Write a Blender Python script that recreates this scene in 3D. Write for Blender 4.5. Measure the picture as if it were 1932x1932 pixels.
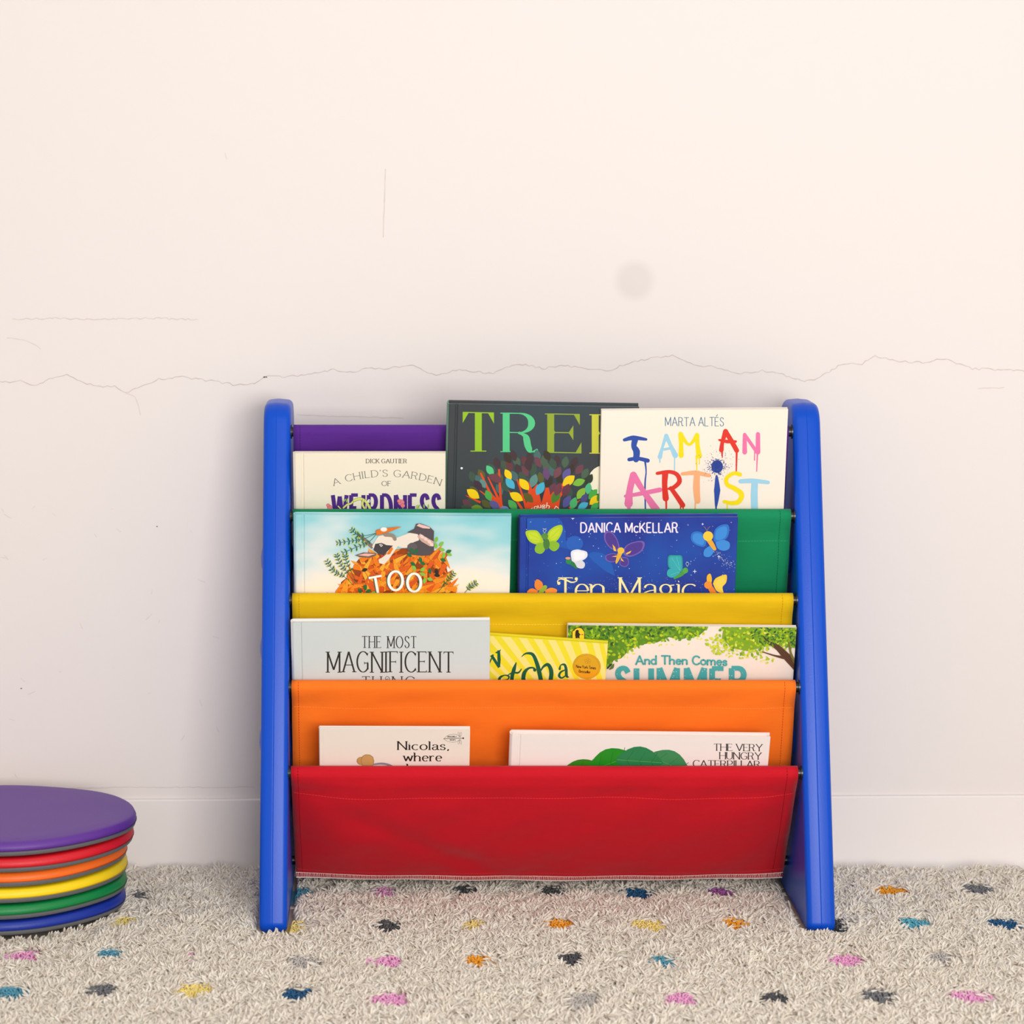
import bpy, math, random
import numpy as np
from mathutils import Vector, Matrix

C = bpy.context.scene.collection
for _o in list(bpy.data.objects):
    bpy.data.objects.remove(_o)
sc = bpy.context.scene
random.seed(7)
NR = np.random.RandomState(11)

# ------------------------------------------------------------------ camera
F, PX, PITCH, H = 5150.0, 740.0, math.radians(4.0), 0.84
PY = 305 + F * math.tan(PITCH)
D = 2.948
cam = bpy.data.cameras.new('camera')
cam.sensor_width = 36.0
cam.lens = F / 1932.0 * 36.0
cam.shift_x = (966 - PX) / 1932.0
cam.shift_y = -(966 - PY) / 1932.0
cam.clip_start = 0.05
cam.clip_end = 60
cam_ob = bpy.data.objects.new('camera', cam)
C.objects.link(cam_ob)
cam_ob.location = (0, -D, H)
cam_ob.rotation_euler = (math.radians(90) - PITCH, 0, 0)
cam.dof.use_dof = True
cam.dof.focus_distance = 3.05
cam.dof.aperture_fstop = 7.0
sc.camera = cam_ob

# ------------------------------------------------------------------ world, light, exposure
w = bpy.data.worlds.new('room_daylight')
sc.world = w
w.use_nodes = True
bg = w.node_tree.nodes['Background']
bg.inputs['Color'].default_value = (1.0, 0.985, 0.975, 1)
bg.inputs['Strength'].default_value = 0.68


def area(name, loc, target, sx, sy, power, col):
    l = bpy.data.lights.new(name, 'AREA')
    l.shape = 'RECTANGLE'
    l.size, l.size_y, l.energy, l.color = sx, sy, power, col
    o = bpy.data.objects.new(name, l)
    C.objects.link(o)
    o.location = loc
    o.rotation_euler = (Vector(target) - Vector(loc)).to_track_quat('-Z', 'Y').to_euler()
    return o


area('window_light', (0.70, -3.2, 0.85), (0.2, 0.2, 0.05), 1.3, 1.1, 75, (1.0, 0.975, 0.955))
area('rug_fill_light', (0.3, -1.3, 1.9), (0.2, -0.35, 0.0), 1.6, 0.7, 5, (1.0, 0.965, 0.93))  # added overhead fill to brighten the rug pile, no actual lamp of the room
sc.view_settings.view_transform = 'Standard'
sc.view_settings.look = 'None'
sc.view_settings.gamma = 1
sc.view_settings.use_curve_mapping = False
sc.view_settings.exposure = -0.05

# ------------------------------------------------------------------ helpers
CP, SP = math.cos(PITCH), math.sin(PITCH)
CAM = Vector((0, -D, H))


def ray(px, py):
    a, b = (px - PX) / F, (PY - py) / F
    return Vector((a, CP + b * SP, -SP + b * CP))


def at(px, py, p0, n):
    d = ray(px, py)
    t = (p0 - CAM).dot(n) / d.dot(n)
    return CAM + d * t


def at_y(px, py, y):
    return at(px, py, Vector((0, y, 0)), Vector((0, 1, 0)))


def at_z(px, py, z):
    return at(px, py, Vector((0, 0, z)), Vector((0, 0, 1)))


def lin(c):
    return tuple(((v / 255) / 12.92 if v / 255 <= 0.04045 else ((v / 255 + 0.055) / 1.055) ** 2.4) for v in c) + (1,)


def mat(name, rgb, rough=0.6, spec=0.4, coat=0.0):
    if name in bpy.data.materials:
        return bpy.data.materials[name]
    m = bpy.data.materials.new(name)
    m.use_nodes = True
    b = m.node_tree.nodes['Principled BSDF']
    b.inputs['Base Color'].default_value = lin(rgb)
    b.inputs['Roughness'].default_value = rough
    b.inputs['Specular IOR Level'].default_value = spec
    b.inputs['Coat Weight'].default_value = coat
    b.inputs['Coat Roughness'].default_value = 0.25
    return m


class NT:
    def __init__(self, m):
        self.t = m.node_tree
        self.b = self.t.nodes['Principled BSDF']

    def n(self, kind, **kw):
        x = self.t.nodes.new(kind)
        for k, v in kw.items():
            if k.startswith('i_'):
                x.inputs[k[2:].replace('_', ' ')].default_value = v
            else:
                setattr(x, k, v)
        return x

    def l(self, a, b):
        self.t.links.new(a, b)

    def bump(self, h, strength, dist, nrm=None):
        x = self.n('ShaderNodeBump')
        x.inputs['Strength'].default_value = strength
        x.inputs['Distance'].default_value = dist
        self.l(h, x.inputs['Height'])
        if nrm is not None:
            self.l(nrm, x.inputs['Normal'])
        self.l(x.outputs[0], self.b.inputs['Normal'])
        return x.outputs[0]

    def noise(self, scale, detail=3, vec=None):
        x = self.n('ShaderNodeTexNoise')
        x.inputs['Scale'].default_value = scale
        x.inputs['Detail'].default_value = detail
        if vec is None:
            c = self.n('ShaderNodeTexCoord')
            vec = c.outputs['Object']
        self.l(vec, x.inputs['Vector'])
        return x.outputs['Fac']

    def mixc(self, fac, a, b):
        x = self.n('ShaderNodeMix', data_type='RGBA')
        for s, v in ((0, fac), (6, a), (7, b)):
            if hasattr(v, 'links') or hasattr(v, 'is_linked'):
                self.l(v, x.inputs[s])
            else:
                x.inputs[s].default_value = v
        return x.outputs[2]

    def ramp(self, fac, stops):
        x = self.n('ShaderNodeValToRGB')
        self.l(fac, x.inputs[0])
        e = x.color_ramp.elements
        while len(e) < len(stops):
            e.new(0.5)
        for q, (p, c) in zip(e, stops):
            q.position, q.color = p, c
        return x.outputs[0]

    def m(self, op, a, b=None, c=None):
        x = self.n('ShaderNodeMath', operation=op)
        for s, v in enumerate((a, b, c)):
            if v is None:
                continue
            if isinstance(v, (int, float)):
                x.inputs[s].default_value = v
            else:
                self.l(v, x.inputs[s])
        return x.outputs[0]


class MB:
    """collects vertices and faces, builds ONE mesh object"""

    def __init__(self):
        self.v, self.f, self.mi, self.mats = [], [], [], []

    def slot(self, m):
        if m not in self.mats:
            self.mats.append(m)
        return self.mats.index(m)

    def add(self, vs, fs, m=None):
        o = len(self.v)
        self.v += [tuple(p) for p in vs]
        self.f += [tuple(i + o for i in q) for q in fs]
        self.mi += [self.slot(m) if m else 0] * len(fs)

    def box(self, a, b, m=None):
        x0, y0, z0 = a
        x1, y1, z1 = b
        self.add([(x0, y0, z0), (x1, y0, z0), (x1, y1, z0), (x0, y1, z0), (x0, y0, z1), (x1, y0, z1), (x1, y1, z1), (x0, y1, z1)],
                 [(0, 3, 2, 1), (4, 5, 6, 7), (0, 1, 5, 4), (1, 2, 6, 5), (2, 3, 7, 6), (3, 0, 4, 7)], m)

    def grid(self, rows, m=None, close_u=False, flip=False):
        n, k = len(rows), len(rows[0])
        fs = []
        for i in range(n - 1):
            for j in range(k if close_u else k - 1):
                j2 = (j + 1) % k
                q = (i * k + j, i * k + j2, (i + 1) * k + j2, (i + 1) * k + j)
                fs.append(q[::-1] if flip else q)
        self.add([p for r in rows for p in r], fs, m)

    def tube(self, pts, r, n=8, m=None, cap=True):
        pts = [Vector(p) for p in pts]
        rr = r if isinstance(r, (list, tuple)) else [r] * len(pts)
        rows = []
        for i, p in enumerate(pts):
            t = (pts[min(i + 1, len(pts) - 1)] - pts[max(i - 1, 0)]).normalized()
            a = t.cross(Vector((0, 0, 1)))
            if a.length < 0.1:
                a = t.cross(Vector((0, 1, 0)))
            a.normalize()
            b = t.cross(a)
            rows.append([p + (a * math.cos(2 * math.pi * j / n) + b * math.sin(2 * math.pi * j / n)) * rr[i] for j in range(n)])
        self.grid(rows, m, close_u=True)
        if cap:
            self.add(rows[0], [tuple(range(n))], m)
            self.add(rows[-1], [tuple(range(n))[::-1]], m)

    def build(self, name, m=None, parent=None, smooth=False, angle=None):
        me = bpy.data.meshes.new(name)
        me.from_pydata(self.v, [], self.f)
        for x in (self.mats or [m]):
            me.materials.append(x)
        if self.mats:
            me.polygons.foreach_set('material_index', self.mi)
        if smooth:
            me.polygons.foreach_set('use_smooth', [True] * len(me.polygons))
            if angle:
                me.set_sharp_from_angle(angle=math.radians(angle))
        me.update()
        o = bpy.data.objects.new(name, me)
        C.objects.link(o)
        o.parent = parent
        return o


def tag(o, label=None, cat=None, group=None, kind=None):
    for k, v in (('label', label), ('category', cat), ('group', group), ('kind', kind)):
        if v:
            o[k] = v
    return o


def empty(name, mtx):
    o = bpy.data.objects.new(name, None)
    C.objects.link(o)
    o.matrix_world = mtx
    o.empty_display_size = 0.05
    return o


# ------------------------------------------------------------------ the setting
WALL_Y = 0.300
FLOOR_Z = -0.016
m_wall = mat('wall_paint', (226, 217, 211), 0.75, 0.2)
q = NT(m_wall)
tc = q.n('ShaderNodeTexCoord')
ob = tc.outputs['Object']
big = q.noise(2.1, 3, ob)
col = q.mixc(q.m('MULTIPLY', big, 0.35), lin((228, 219, 213)), lin((224, 215, 210)))
# a round greyish stain left on the paint
pos = at_y(1198, 530, WALL_Y)
dv = q.n('ShaderNodeVectorMath', operation='DISTANCE')
q.l(ob, dv.inputs[0])
dv.inputs[1].default_value = (pos.x, 0, pos.z)
st = q.n('ShaderNodeMapRange', clamp=True)
q.l(dv.outputs['Value'], st.inputs[0])
st.inputs[1].default_value, st.inputs[2].default_value = 0.028, 0.016
st.inputs[3].default_value, st.inputs[4].default_value = 0, 0.65
col = q.mixc(st.outputs[0], col, lin((211, 202, 196)))
q.l(col, q.b.inputs['Base Color'])
n1 = q.bump(q.noise(9, 5, ob), 0.14, 0.012)
q.bump(q.noise(120, 3, ob), 0.05, 0.002, n1)

b = MB()
b.box((-3, 0, FLOOR_Z), (3.4, 0.1, 2.8), m_wall)
m_crack = mat('wall_crack', (190, 174, 165), 0.9, 0.1)
m_crack2 = mat('wall_hairline', (208, 196, 188), 0.9, 0.1)
m_dark = mat('wall_speck', (90, 75, 65), 0.9, 0.1)
m_lump = mat('wall_filler', (236, 224, 215), 0.8, 0.2)


def wline(pts, wpx, m, jag=1.2, step=9, eps=0.0002):
    """a fine irregular line on the wall, points in photo pixels"""
    ps = []
    for (x0, y0), (x1, y1) in zip(pts, pts[1:]):
        n = max(1, int(math.hypot(x1 - x0, y1 - y0) / step))
        for i in range(n):
            t = i / n
            ps.append((x0 + (x1 - x0) * t + random.uniform(-jag, jag) * .4, y0 + (y1 - y0) * t + random.uniform(-jag, jag)))
    ps.append(pts[-1])
    up, lo = [], []
    for i, (x, y) in enumerate(ps):
        dx = ps[min(i + 1, len(ps) - 1)][0] - ps[max(i - 1, 0)][0]
        dy = ps[min(i + 1, len(ps) - 1)][1] - ps[max(i - 1, 0)][1]
        L = math.hypot(dx, dy) or 1
        ww = wpx * random.uniform(.55, 1.15) / 2
        for s, arr in ((1, up), (-1, lo)):
            p = at_y(x - dy / L * ww * s, y + dx / L * ww * s, WALL_Y)
            arr.append((p.x, -eps, p.z))
    b.grid([up, lo], m)


crack = [(-60, 722), (0, 721), (40, 718), (66, 727), (100, 712), (127, 706), (165, 722), (190, 729), (218, 727), (238, 740), (262, 731), (300, 715), (345, 711),
         (400, 718), (440, 725), (475, 724), (497, 712), (520, 708), (540, 711), (575, 706), (630, 697), (660, 703), (695, 694), (735, 695), (780, 688),
         (800, 700), (822, 708), (860, 698), (930, 704), (980, 686), (1030, 696), (1060, 688), (1110, 698), (1155, 701), (1170, 690), (1235, 675), (1270, 671),
         (1310, 690), (1350, 693), (1400, 706), (1440, 701), (1480, 708), (1520, 722), (1545, 716), (1590, 688), (1630, 688), (1655, 673), (1700, 684),
         (1745, 685), (1785, 679), (1840, 697), (1900, 700), (1990, 704)]
wline(crack, 1.15, m_crack, 2.2, 6)
wline([(238, 740), (256, 748), (262, 765), (266, 782)], 1.2, m_crack2)
wline([(25, 601), (100, 600), (200, 602), (290, 600), (375, 603)], 1.6, m_crack2, 1.8, 5)
wline([(727, 318), (726, 370), (724, 410), (723, 448)], 1.6, m_crack2, .8, 8)
wline([(15, 636), (50, 641), (72, 652), (78, 658)], 1.2, m_crack2, .6, 8)
wline([(560, 782), (620, 785), (680, 786), (760, 789)], 1.3, m_crack2, .8, 8)
wline([(425, 288), (428, 300)], 1.4, m_crack2)
wline([(1850, 735), (1900, 733)], 1.2, m_crack2)
wline([(0, 1482), (120, 1484), (250, 1483), (480, 1484)], 1.2, m_crack2, 1, 8)
for x, y, r in ((499, 711, 2.2), (503, 711, 1.6), (42, 1296, 1.6), (297, 992, 1.5), (466, 1595, 1), (1198, 668, 0)):
    if r:
        c = [at_y(x + r * math.cos(a), y + r * .7 * math.sin(a), WALL_Y) for a in np.linspace(0, 6.283, 9)[:-1]]
        b.add([(p.x, -0.0003, p.z) for p in c], [tuple(range(8))], m_dark)
for i in range(26):
    x, y = random.uniform(0, 480), random.uniform(950, 1470)
    wline([(x, y), (x + random.uniform(-14, 14), y + random.uniform(-12, 12))], .8, m_crack2, 1, 5)
wall = b.build('wall_back')
wall.location = (0, WALL_Y, 0)
wall.rotation_euler.z = math.radians(1.2)
tag(wall, 'plain off-white plaster wall with a long hairline crack', kind='structure')

b = MB()
hb = 0.070
BT = at_y(900, 1507, WALL_Y - 0.006).z
prof = [(0, FLOOR_Z), (-0.0042, FLOOR_Z), (-0.0042, BT - 0.0018), (-0.0036, BT - 0.0004), (-0.0024, BT), (0, BT)]
b.grid([[(x, y, z) for (y, z) in prof] for x in (-3, 3.4)], flip=True)
m_bb = mat('baseboard_paint', (232, 223, 217), 0.6, 0.3)
q = NT(m_bb)
q.bump(q.noise(30, 4), 0.1, 0.004)
o = b.build('baseboard_back', m_bb)
o.location = (0, WALL_Y - 0.0005, 0)
o.rotation_euler.z = math.radians(1.2)
tag(o, kind='structure')

b = MB()
b.box((-3, -4.2, FLOOR_Z - 0.05), (3.4, 0.45, FLOOR_Z))
m_fl = mat('floor_boards', (214, 196, 176), 0.5, 0.4)
q = NT(m_fl)
q.l(q.ramp(q.noise(6, 5), [(0.3, lin((206, 186, 164))), (0.7, lin((224, 208, 190)))]), q.b.inputs['Base Color'])
tag(b.build('floor'), kind='structure')

# ------------------------------------------------------------------ book rack
RZ0 = -0.010           # foot level (sunk in the pile)
SL = 0.153 / 0.572      # how far the front edge leans back per metre of height


def plastic():
    m = mat('blue_plastic', (0, 72, 188), 0.33, 0.24)
    q = NT(m)
    q.bump(q.noise(900, 2), 0.12, 0.0006)
    return m


m_blue = plastic()
m_seam = mat('blue_plastic_seam', (70, 110, 220), 0.4, 0.5)
m_black = mat('black_rod_plastic', (18, 18, 20), 0.3, 0.5)

rack = empty('book_rack', Matrix.Translation((0.17, 0.12, RZ0)))
tag(rack, 'blue plastic sling book rack with purple, green, yellow, orange and red fabric pockets', 'book rack')
INV = Matrix.Translation((-0.17, -0.12, -RZ0))


def outline():
    """side profile of the end panel in (y, z), counter-clockwise, rounded corners"""
    top = at_y(520, 756.5, SL * .56 + .04).z
    cs = [((0.0, RZ0), 0.012), ((0.272, RZ0), 0.012), ((0.262, top), 0.040), ((SL * top + 0.002, top), 0.030)]
    pts = []
    n = len(cs)
    for i in range(n):
        p, r = Vector(cs[i][0]), cs[i][1]
        a = (Vector(cs[i - 1][0]) - p).normalized()
        c = (Vector(cs[(i + 1) % n][0]) - p).normalized()
        half = math.acos(max(-1, min(1, a.dot(c)))) / 2
        dist = r / math.tan(half)
        ctr = p + (a + c).normalized() * (r / math.sin(half))
        s, e = p + a * dist - ctr, p + c * dist - ctr
        a0 = math.atan2(s.y, s.x)
        da = (math.atan2(e.y, e.x) - a0 + math.pi) % (2 * math.pi) - math.pi
        for k in range(11):
            an = a0 + da * k / 10
            pts.append(ctr + Vector((math.cos(an), math.sin(an))) * r)
    return pts


def inset(pts, d):
    out = []
    n = len(pts)
    for i in range(n):
        t = (pts[(i + 1) % n] - pts[i - 1]).normalized()
        nn = Vector((-t.y, t.x))
        out.append(pts[i] + nn * d)
    return out


OUT = outline()


def panel(x0, x1, sgn):
    w_ = x1 - x0
    b = MB()
    # cross-section across the thickness: rounded edges, parting ridge in the middle, slight draft
    sec = []
    R = 0.0062
    for k in range(7):
        a = math.pi / 2 * k / 6
        sec.append((R - R * math.cos(a), 0.0005 + R - R * math.sin(a)))
    mid = w_ * (0.5 if sgn > 0 else 0.46)
    tail = [(w_ - u, d) for (u, d) in sec[::-1]]
    prof = sec + [(mid - 0.0010, 0.0001), (mid - 0.0004, 0.0001), (mid, 0.00035), (mid + 0.0004, 0.0001), (mid + 0.0010, 0.0001)] + tail
    prof = [(u, d + (abs(u - mid) - .001) * math.tan(math.radians(3.2)) if abs(u - mid) > .001 else d) for u, d in prof]
    rows = []
    for (u, d) in prof:
        rows.append([(x0 + u, p.x, p.y) for p in inset(OUT, d)])
    b.grid(rows, close_u=True)
    n = len(OUT)
    b.add(rows[0], [tuple(range(n))])
    b.add(rows[-1], [tuple(range(n))[::-1]])
    for v in range(len(b.v)):
        b.v[v] = tuple(INV @ Vector(b.v[v]))
    o = b.build('side_panel', m_blue, rack, smooth=True, angle=35)
    return o


XL0, XL1, XR0, XR1 = -0.1468, -0.1156, 0.4566, 0.4884
pL = panel(XL0, XL1, -1)
pR = panel(XR0, XR1, 1)

# bars and the fabric over them
BAR_R = 0.0075
BARPX = [1445.5, 1283.5, 1119.5, 961.0, 802.0]     # photo row of each fabric top edge: red .. purple
bars = []
for py in BARPX:
    y = 0.05
    for _ in range(8):
        z = at_y(740, py, y + BAR_R * 0.2).z - BAR_R * 0.98
        y = SL * z + 0.0155
    bars.append((y, z))
SLEN = 0.155
rods = [(y + 0.100, z - SLEN) for (y, z) in bars[:4]]
HEM_Y = bars[0][0] + 0.097
HEM_Z = at_y(700, 1655, HEM_Y).z
rods[0] = (bars[0][0] + 0.105, HEM_Z + 0.018)
XF0, XF1 = -0.1128, 0.4522

for (y, z) in bars:
    b = MB()
    b.tube([INV @ Vector((XL1 - 0.002, y, z)), INV @ Vector((XR0 + 0.002, y, z))], BAR_R - 0.0016, 20)
    for s, x in ((1, XL1), (-1, XR0)):
        b.tube([INV @ Vector((x - .001 * s, y, z)), INV @ Vector((x + 0.0012 * s, y, z))], 0.0082, 24)
    b.build('front_rod', m_black, rack, smooth=True, angle=40)
for (y, z) in rods:
    b = MB()
    b.tube([INV @ Vector((XL1 - 0.002, y, z)), INV @ Vector((XR0 + 0.002, y, z))], 0.0055, 16)
    b.build('lower_rod', m_black, rack, smooth=True, angle=40)
# round bosses standing out of both faces of both panels
for py in (1057, 1218, 1380):
    zz = at_y(488, py, 0.17).z
    yy = SL * zz + 0.075
    for x, s in ((XL0, -1), (XL1, 1), (XR0, -1), (XR1, 1)):
        b = MB()
        rows = []
        for k in range(7):
            a = math.pi / 2 * k / 6
            rr, h = 0.0165 * math.cos(a) + .0005, (0.0045 if x in (XL0, XR1) else .0018) * math.sin(a)
            rows.append([INV @ Vector((x + s * h, yy + rr * math.cos(t), zz + rr * math.sin(t))) for t in np.linspace(0, 2 * math.pi, 25)[:-1]])
        b.grid(rows, close_u=True, flip=(s < 0))
        b.add(rows[-1], [tuple(range(24))])
        b.build('boss', m_blue, rack, smooth=True)


def fabric_mat(name, rgb, dark):
    m = mat(name, rgb, 0.82, 0.25)
    q = NT(m)
    uv = q.n('ShaderNodeUVMap')
    s = q.n('ShaderNodeSeparateXYZ')
    q.l(uv.outputs[0], s.inputs[0])
    k = 2 * math.pi / 0.0013
    a = q.m('SINE', q.m('MULTIPLY', q.m('ADD', s.outputs[0], s.outputs[1]), k))
    c = q.m('SINE', q.m('MULTIPLY', q.m('SUBTRACT', s.outputs[0], s.outputs[1]), k))
    wv = q.m('MULTIPLY_ADD', q.m('MULTIPLY', a, c), 0.5, 0.5)
    th = q.n('ShaderNodeTexNoise')
    mp = q.n('ShaderNodeMapping')
    mp.inputs['Scale'].default_value = (40, 900, 1)
    q.l(uv.outputs[0], mp.inputs[0])
    q.l(mp.outputs[0], th.inputs['Vector'])
    th.inputs['Scale'].default_value = 1.0
    f = q.m('ADD', q.m('MULTIPLY', wv, 0.45), q.m('MULTIPLY', th.outputs['Fac'], 0.35))
    q.l(q.mixc(f, lin(dark), lin(rgb)), q.b.inputs['Base Color'])
    lf = q.n('ShaderNodeTexNoise')
    lf.inputs['Scale'].default_value = 20
    lf.inputs['Detail'].default_value = 2
    q.l(uv.outputs[0], lf.inputs['Vector'])
    nb_ = q.bump(lf.outputs['Fac'], 0.5, 0.006)
    q.bump(wv, 0.35, 0.0003, nb_)
    q.b.inputs['Sheen Weight'].default_value = 0.12
    q.b.inputs['Sheen Roughness'].default_value = 0.4
    return m


SHEETS = [('red', (208, 14, 36), (182, 4, 24), (232, 60, 60), (110, 0, 10)),
          ('orange', (255, 128, 30), (240, 106, 18), (255, 140, 60), (190, 40, 10)),
          ('yellow', (240, 196, 4), (208, 166, 0), (250, 215, 70), (190, 130, 0)),
          ('green', (12, 146, 96), (6, 122, 76), (60, 165, 120), (0, 80, 45)),
          ('purple', (98, 44, 146), (74, 28, 122), (120, 70, 165), (60, 20, 100))]


def sheet_profile(k):
    """(y, z) points down the cloth in front of bar k, from the bar top; and the hidden leg behind"""
    y, z = bars[k]
    R = BAR_R
    front, back = [], []
    if k == 0:
        ey, ez = HEM_Y, HEM_Z
    else:
        ey, ez = rods[k - 1][0] - 0.006, rods[k - 1][1]
    ang = math.atan2(ey - y, z - ez)
    for i in range(11):
        a = math.radians(90) + (math.radians(90) + ang) * i / 10
        front.append((y + R * math.cos(a), z + R * math.sin(a)))
    y1, z1 = front[-1]
    for i in range(1, 61):
        t = i / 60
        front.append((y1 + (ey - y1) * t, z1 + (ez - z1) * t))
    if k in (1, 2, 3):
        ry, rz = rods[k]
        sy = 0.268
        for i in range(1, 11):
            a = math.radians(90) - math.radians(78) * i / 10
            back.append((y + R * math.cos(a), z + R * math.sin(a)))
        back.append((y + R * .9, z - 0.012))
        for i in range(1, 12):
            d = 0.012 + 0.128 * i / 11
            back.append((y + 0.0045 + sy * d + .001, z - d))
        yb, zb = back[-1]
        for i in range(1, 9):
            t = i / 8
            back.append((yb + (ry - 0.006 - yb) * t, zb + (rz - zb) * t - 0.010 * math.sin(math.pi * t)))
    elif k == 0:
        for i in range(1, 9):
            a = math.radians(90) - math.radians(150) * i / 8
            back.append((y + R * math.cos(a), z + R * math.sin(a)))
    else:
        for i in range(1, 9):
            a = math.radians(90) - math.radians(170) * i / 8
            back.append((y + R * math.cos(a), z + R * math.sin(a)))
    return front, back


def sheet_disp(k, u, s, L):
    """how far the cloth bulges forward (+) at fraction u across, s metres below the bar top"""
    t = min(1, s / L)
    e = min(u, 1 - u) * 2
    d = 0.0
    if k == 0:
        d += 0.0115 * math.sin(math.pi * min(1, e * 4.5) / 2) * math.sin(math.pi * t ** 1.05) ** .8 + .004 * math.sin(math.pi * u) * t * t
        d += 0.0016 * math.exp(-((t - .62 - .35 * (u - .3)) / .10) ** 2) * math.exp(-((u - .28) / .2) ** 2)
        dl = ((u - .07) * .6 - (t - .30) * .35) / .69
        d -= .0034 * math.exp(-(dl / .045) ** 2) * max(0, math.sin(math.pi * min(1, max(0, (u - .04) / .42))))
        d -= 0.0024 * math.exp(-((t - 0.20) / .07) ** 2) * (0.6 + .4 * math.sin(u * 21 + 1))
    else:
        am = (0, .0038, .0048, .0016, .0012)[k]
        d -= am * math.exp(-((s - 0.036) / .013) ** 2) * (0.55 + .45 * math.sin(u * 17 + k * 2.1) * math.sin(u * 7.3 + k))
        d += .0013 * math.sin(u * 9 + k * 1.7 + s * 50) * min(1, s / .04) * e
    d += 0.0006 * math.sin(u * 31 + s * 85 + k) * min(1, s / .03)
    return d


SURF = {}


def surf(k, u, s):
    """a point on the front of sheet k"""
    fr, cum = SURF[k]
    L = cum[-1]
    s = max(0, min(L - 1e-6, s))
    i = max(0, min(len(cum) - 2, int(np.searchsorted(cum, s)) - 1))
    t = (s - cum[i]) / (cum[i + 1] - cum[i])
    y = fr[i][0] + (fr[i + 1][0] - fr[i][0]) * t
    z = fr[i][1] + (fr[i + 1][1] - fr[i][1]) * t
    ty, tz = fr[i + 1][0] - fr[i][0], fr[i + 1][1] - fr[i][1]
    l = math.hypot(ty, tz)
    ny, nz = tz / l, -ty / l            # pointing forward
    if s < BAR_R * 1.2:
        dd = 0
    else:
        dd = sheet_disp(k, u, s, L) * min(1, (s - BAR_R * 1.2) / .015)
    xx = XF0 + (XF1 - XF0) * u
    if k == 0:      # the red flap narrows slightly to its hem
        xx -= (u - .5) * .004 * (s / L)
    return Vector((xx, y + ny * dd, z + nz * dd))


for k, (cname, rgb, dark, thr, thr2) in enumerate(SHEETS):
    fr, back = sheet_profile(k)
    cum = [0]
    for a, c in zip(fr, fr[1:]):
        cum.append(cum[-1] + math.hypot(c[0] - a[0], c[1] - a[1]))
    SURF[k] = (fr, cum)
    L = cum[-1]
    NU = 72
    rows, uvr = [], []
    s_back = 0
    prev = fr[0]
    brow = []
    for p in back:
        s_back -= math.hypot(p[0] - prev[0], p[1] - prev[1])
        prev = p
        brow.append((s_back, p))
    for sb, p in brow[::-1]:
        rows.append([(XF0 + (XF1 - XF0) * i / NU, p[0], p[1]) for i in range(NU + 1)])
        uvr.append(sb)
    for s in cum:
        rows.append([tuple(surf(k, i / NU, s)) for i in range(NU + 1)])
        uvr.append(s)
    b = MB()
    b.grid([[INV @ Vector(p) for p in r] for r in rows])
    fm = fabric_mat(cname + '_canvas', rgb, dark)
    o = b.build('fabric_sling', fm, rack, smooth=True)
    o['label'] = cname + ' canvas sling'
    me = o.data
    uvl = me.uv_layers.new(name='uv')
    vi = np.zeros(len(me.loops), dtype=np.int32)
    me.loops.foreach_get('vertex_index', vi)
    uu = (vi % (NU + 1)) / NU * (XF1 - XF0)
    vv = np.array(uvr)[vi // (NU + 1)]
    uvl.data.foreach_set('uv', np.stack([uu, vv], 1).astype(np.float32).ravel())
    so = o.modifiers.new('thickness', 'SOLIDIFY')
    so.thickness = 0.0010
    so.offset = 0
    # stitching: two side seams and the sleeve seam
    mt = mat(cname + '_thread', thr, 0.7, 0.3)
    mt2 = mat(cname + '_dark_thread', thr2, 0.8, 0.2)
    b = MB()

    def stitch(fn, s0, s1, step, wd, m, gap=.35):
        s = s0
        while s < s1:
            p, p2 = fn(s), fn(min(s1, s + step * (1 - gap)))
            b.tube([INV @ (p + Vector((0, -.0006, .0001))), INV @ (p2 + Vector((0, -.0006, .0001)))], wd, 5, m)
            s += step
    SE = (.043, .038, .043, .042, .045)[k]
    for u in (0.0135, 1 - 0.022):
        stitch(lambda s: surf(k, u, s), .004, L - .004, .0034, .00032, mt2)
    sm = min(SE, L)
    stitch(lambda x: surf(k, x, sm + .0006 * math.sin(x * 9)), .004, .996, .0060, .00026, mt, .3)
    if k == 0:
        stitch(lambda x: surf(k, x, L - .0160 + .0004 * math.sin(x * 23)), .004, .996, .006, .00026, mt, .3)
    st_o = b.build('stitching', None, o)
    if k == 0:
        b = MB()
        mw = mat('white_overlock_thread', (246, 226, 218), 0.8, 0.2)
        x = 0.002
        while x < .998:
            j = random.uniform(-.0006, .0006)
            p0 = surf(0, x, L - .0002) + Vector((0, -.0009, 0))
            p1 = surf(0, min(1, x + j), L - .0094) + Vector((0, -.0009, 0))
            b.tube([INV @ p0, INV @ p1], .00042, 5)
            x += random.uniform(.0030, .0043)
        b.tube([INV @ (surf(0, i / 60, L) + Vector((0, -.0007, .0001))) for i in range(61)], .0007, 6)
        b.tube([INV @ (surf(0, i / 60, L - .0095) + Vector((0, -.0008, .0001))) for i in range(61)], .0003, 5)
        b.build('overlock_hem', mw, o)['label'] = 'white overlock stitching along the red hem'

# ------------------------------------------------------------------ lettering: a skeleton alphabet drawn with a pen


def A(cx, cy, rx, ry, a0, a1, n=16):
    return [(cx + rx * math.cos(math.radians(a0 + (a1 - a0) * i / n)), cy + ry * math.sin(math.radians(a0 + (a1 - a0) * i / n))) for i in range(n + 1)]


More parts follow.
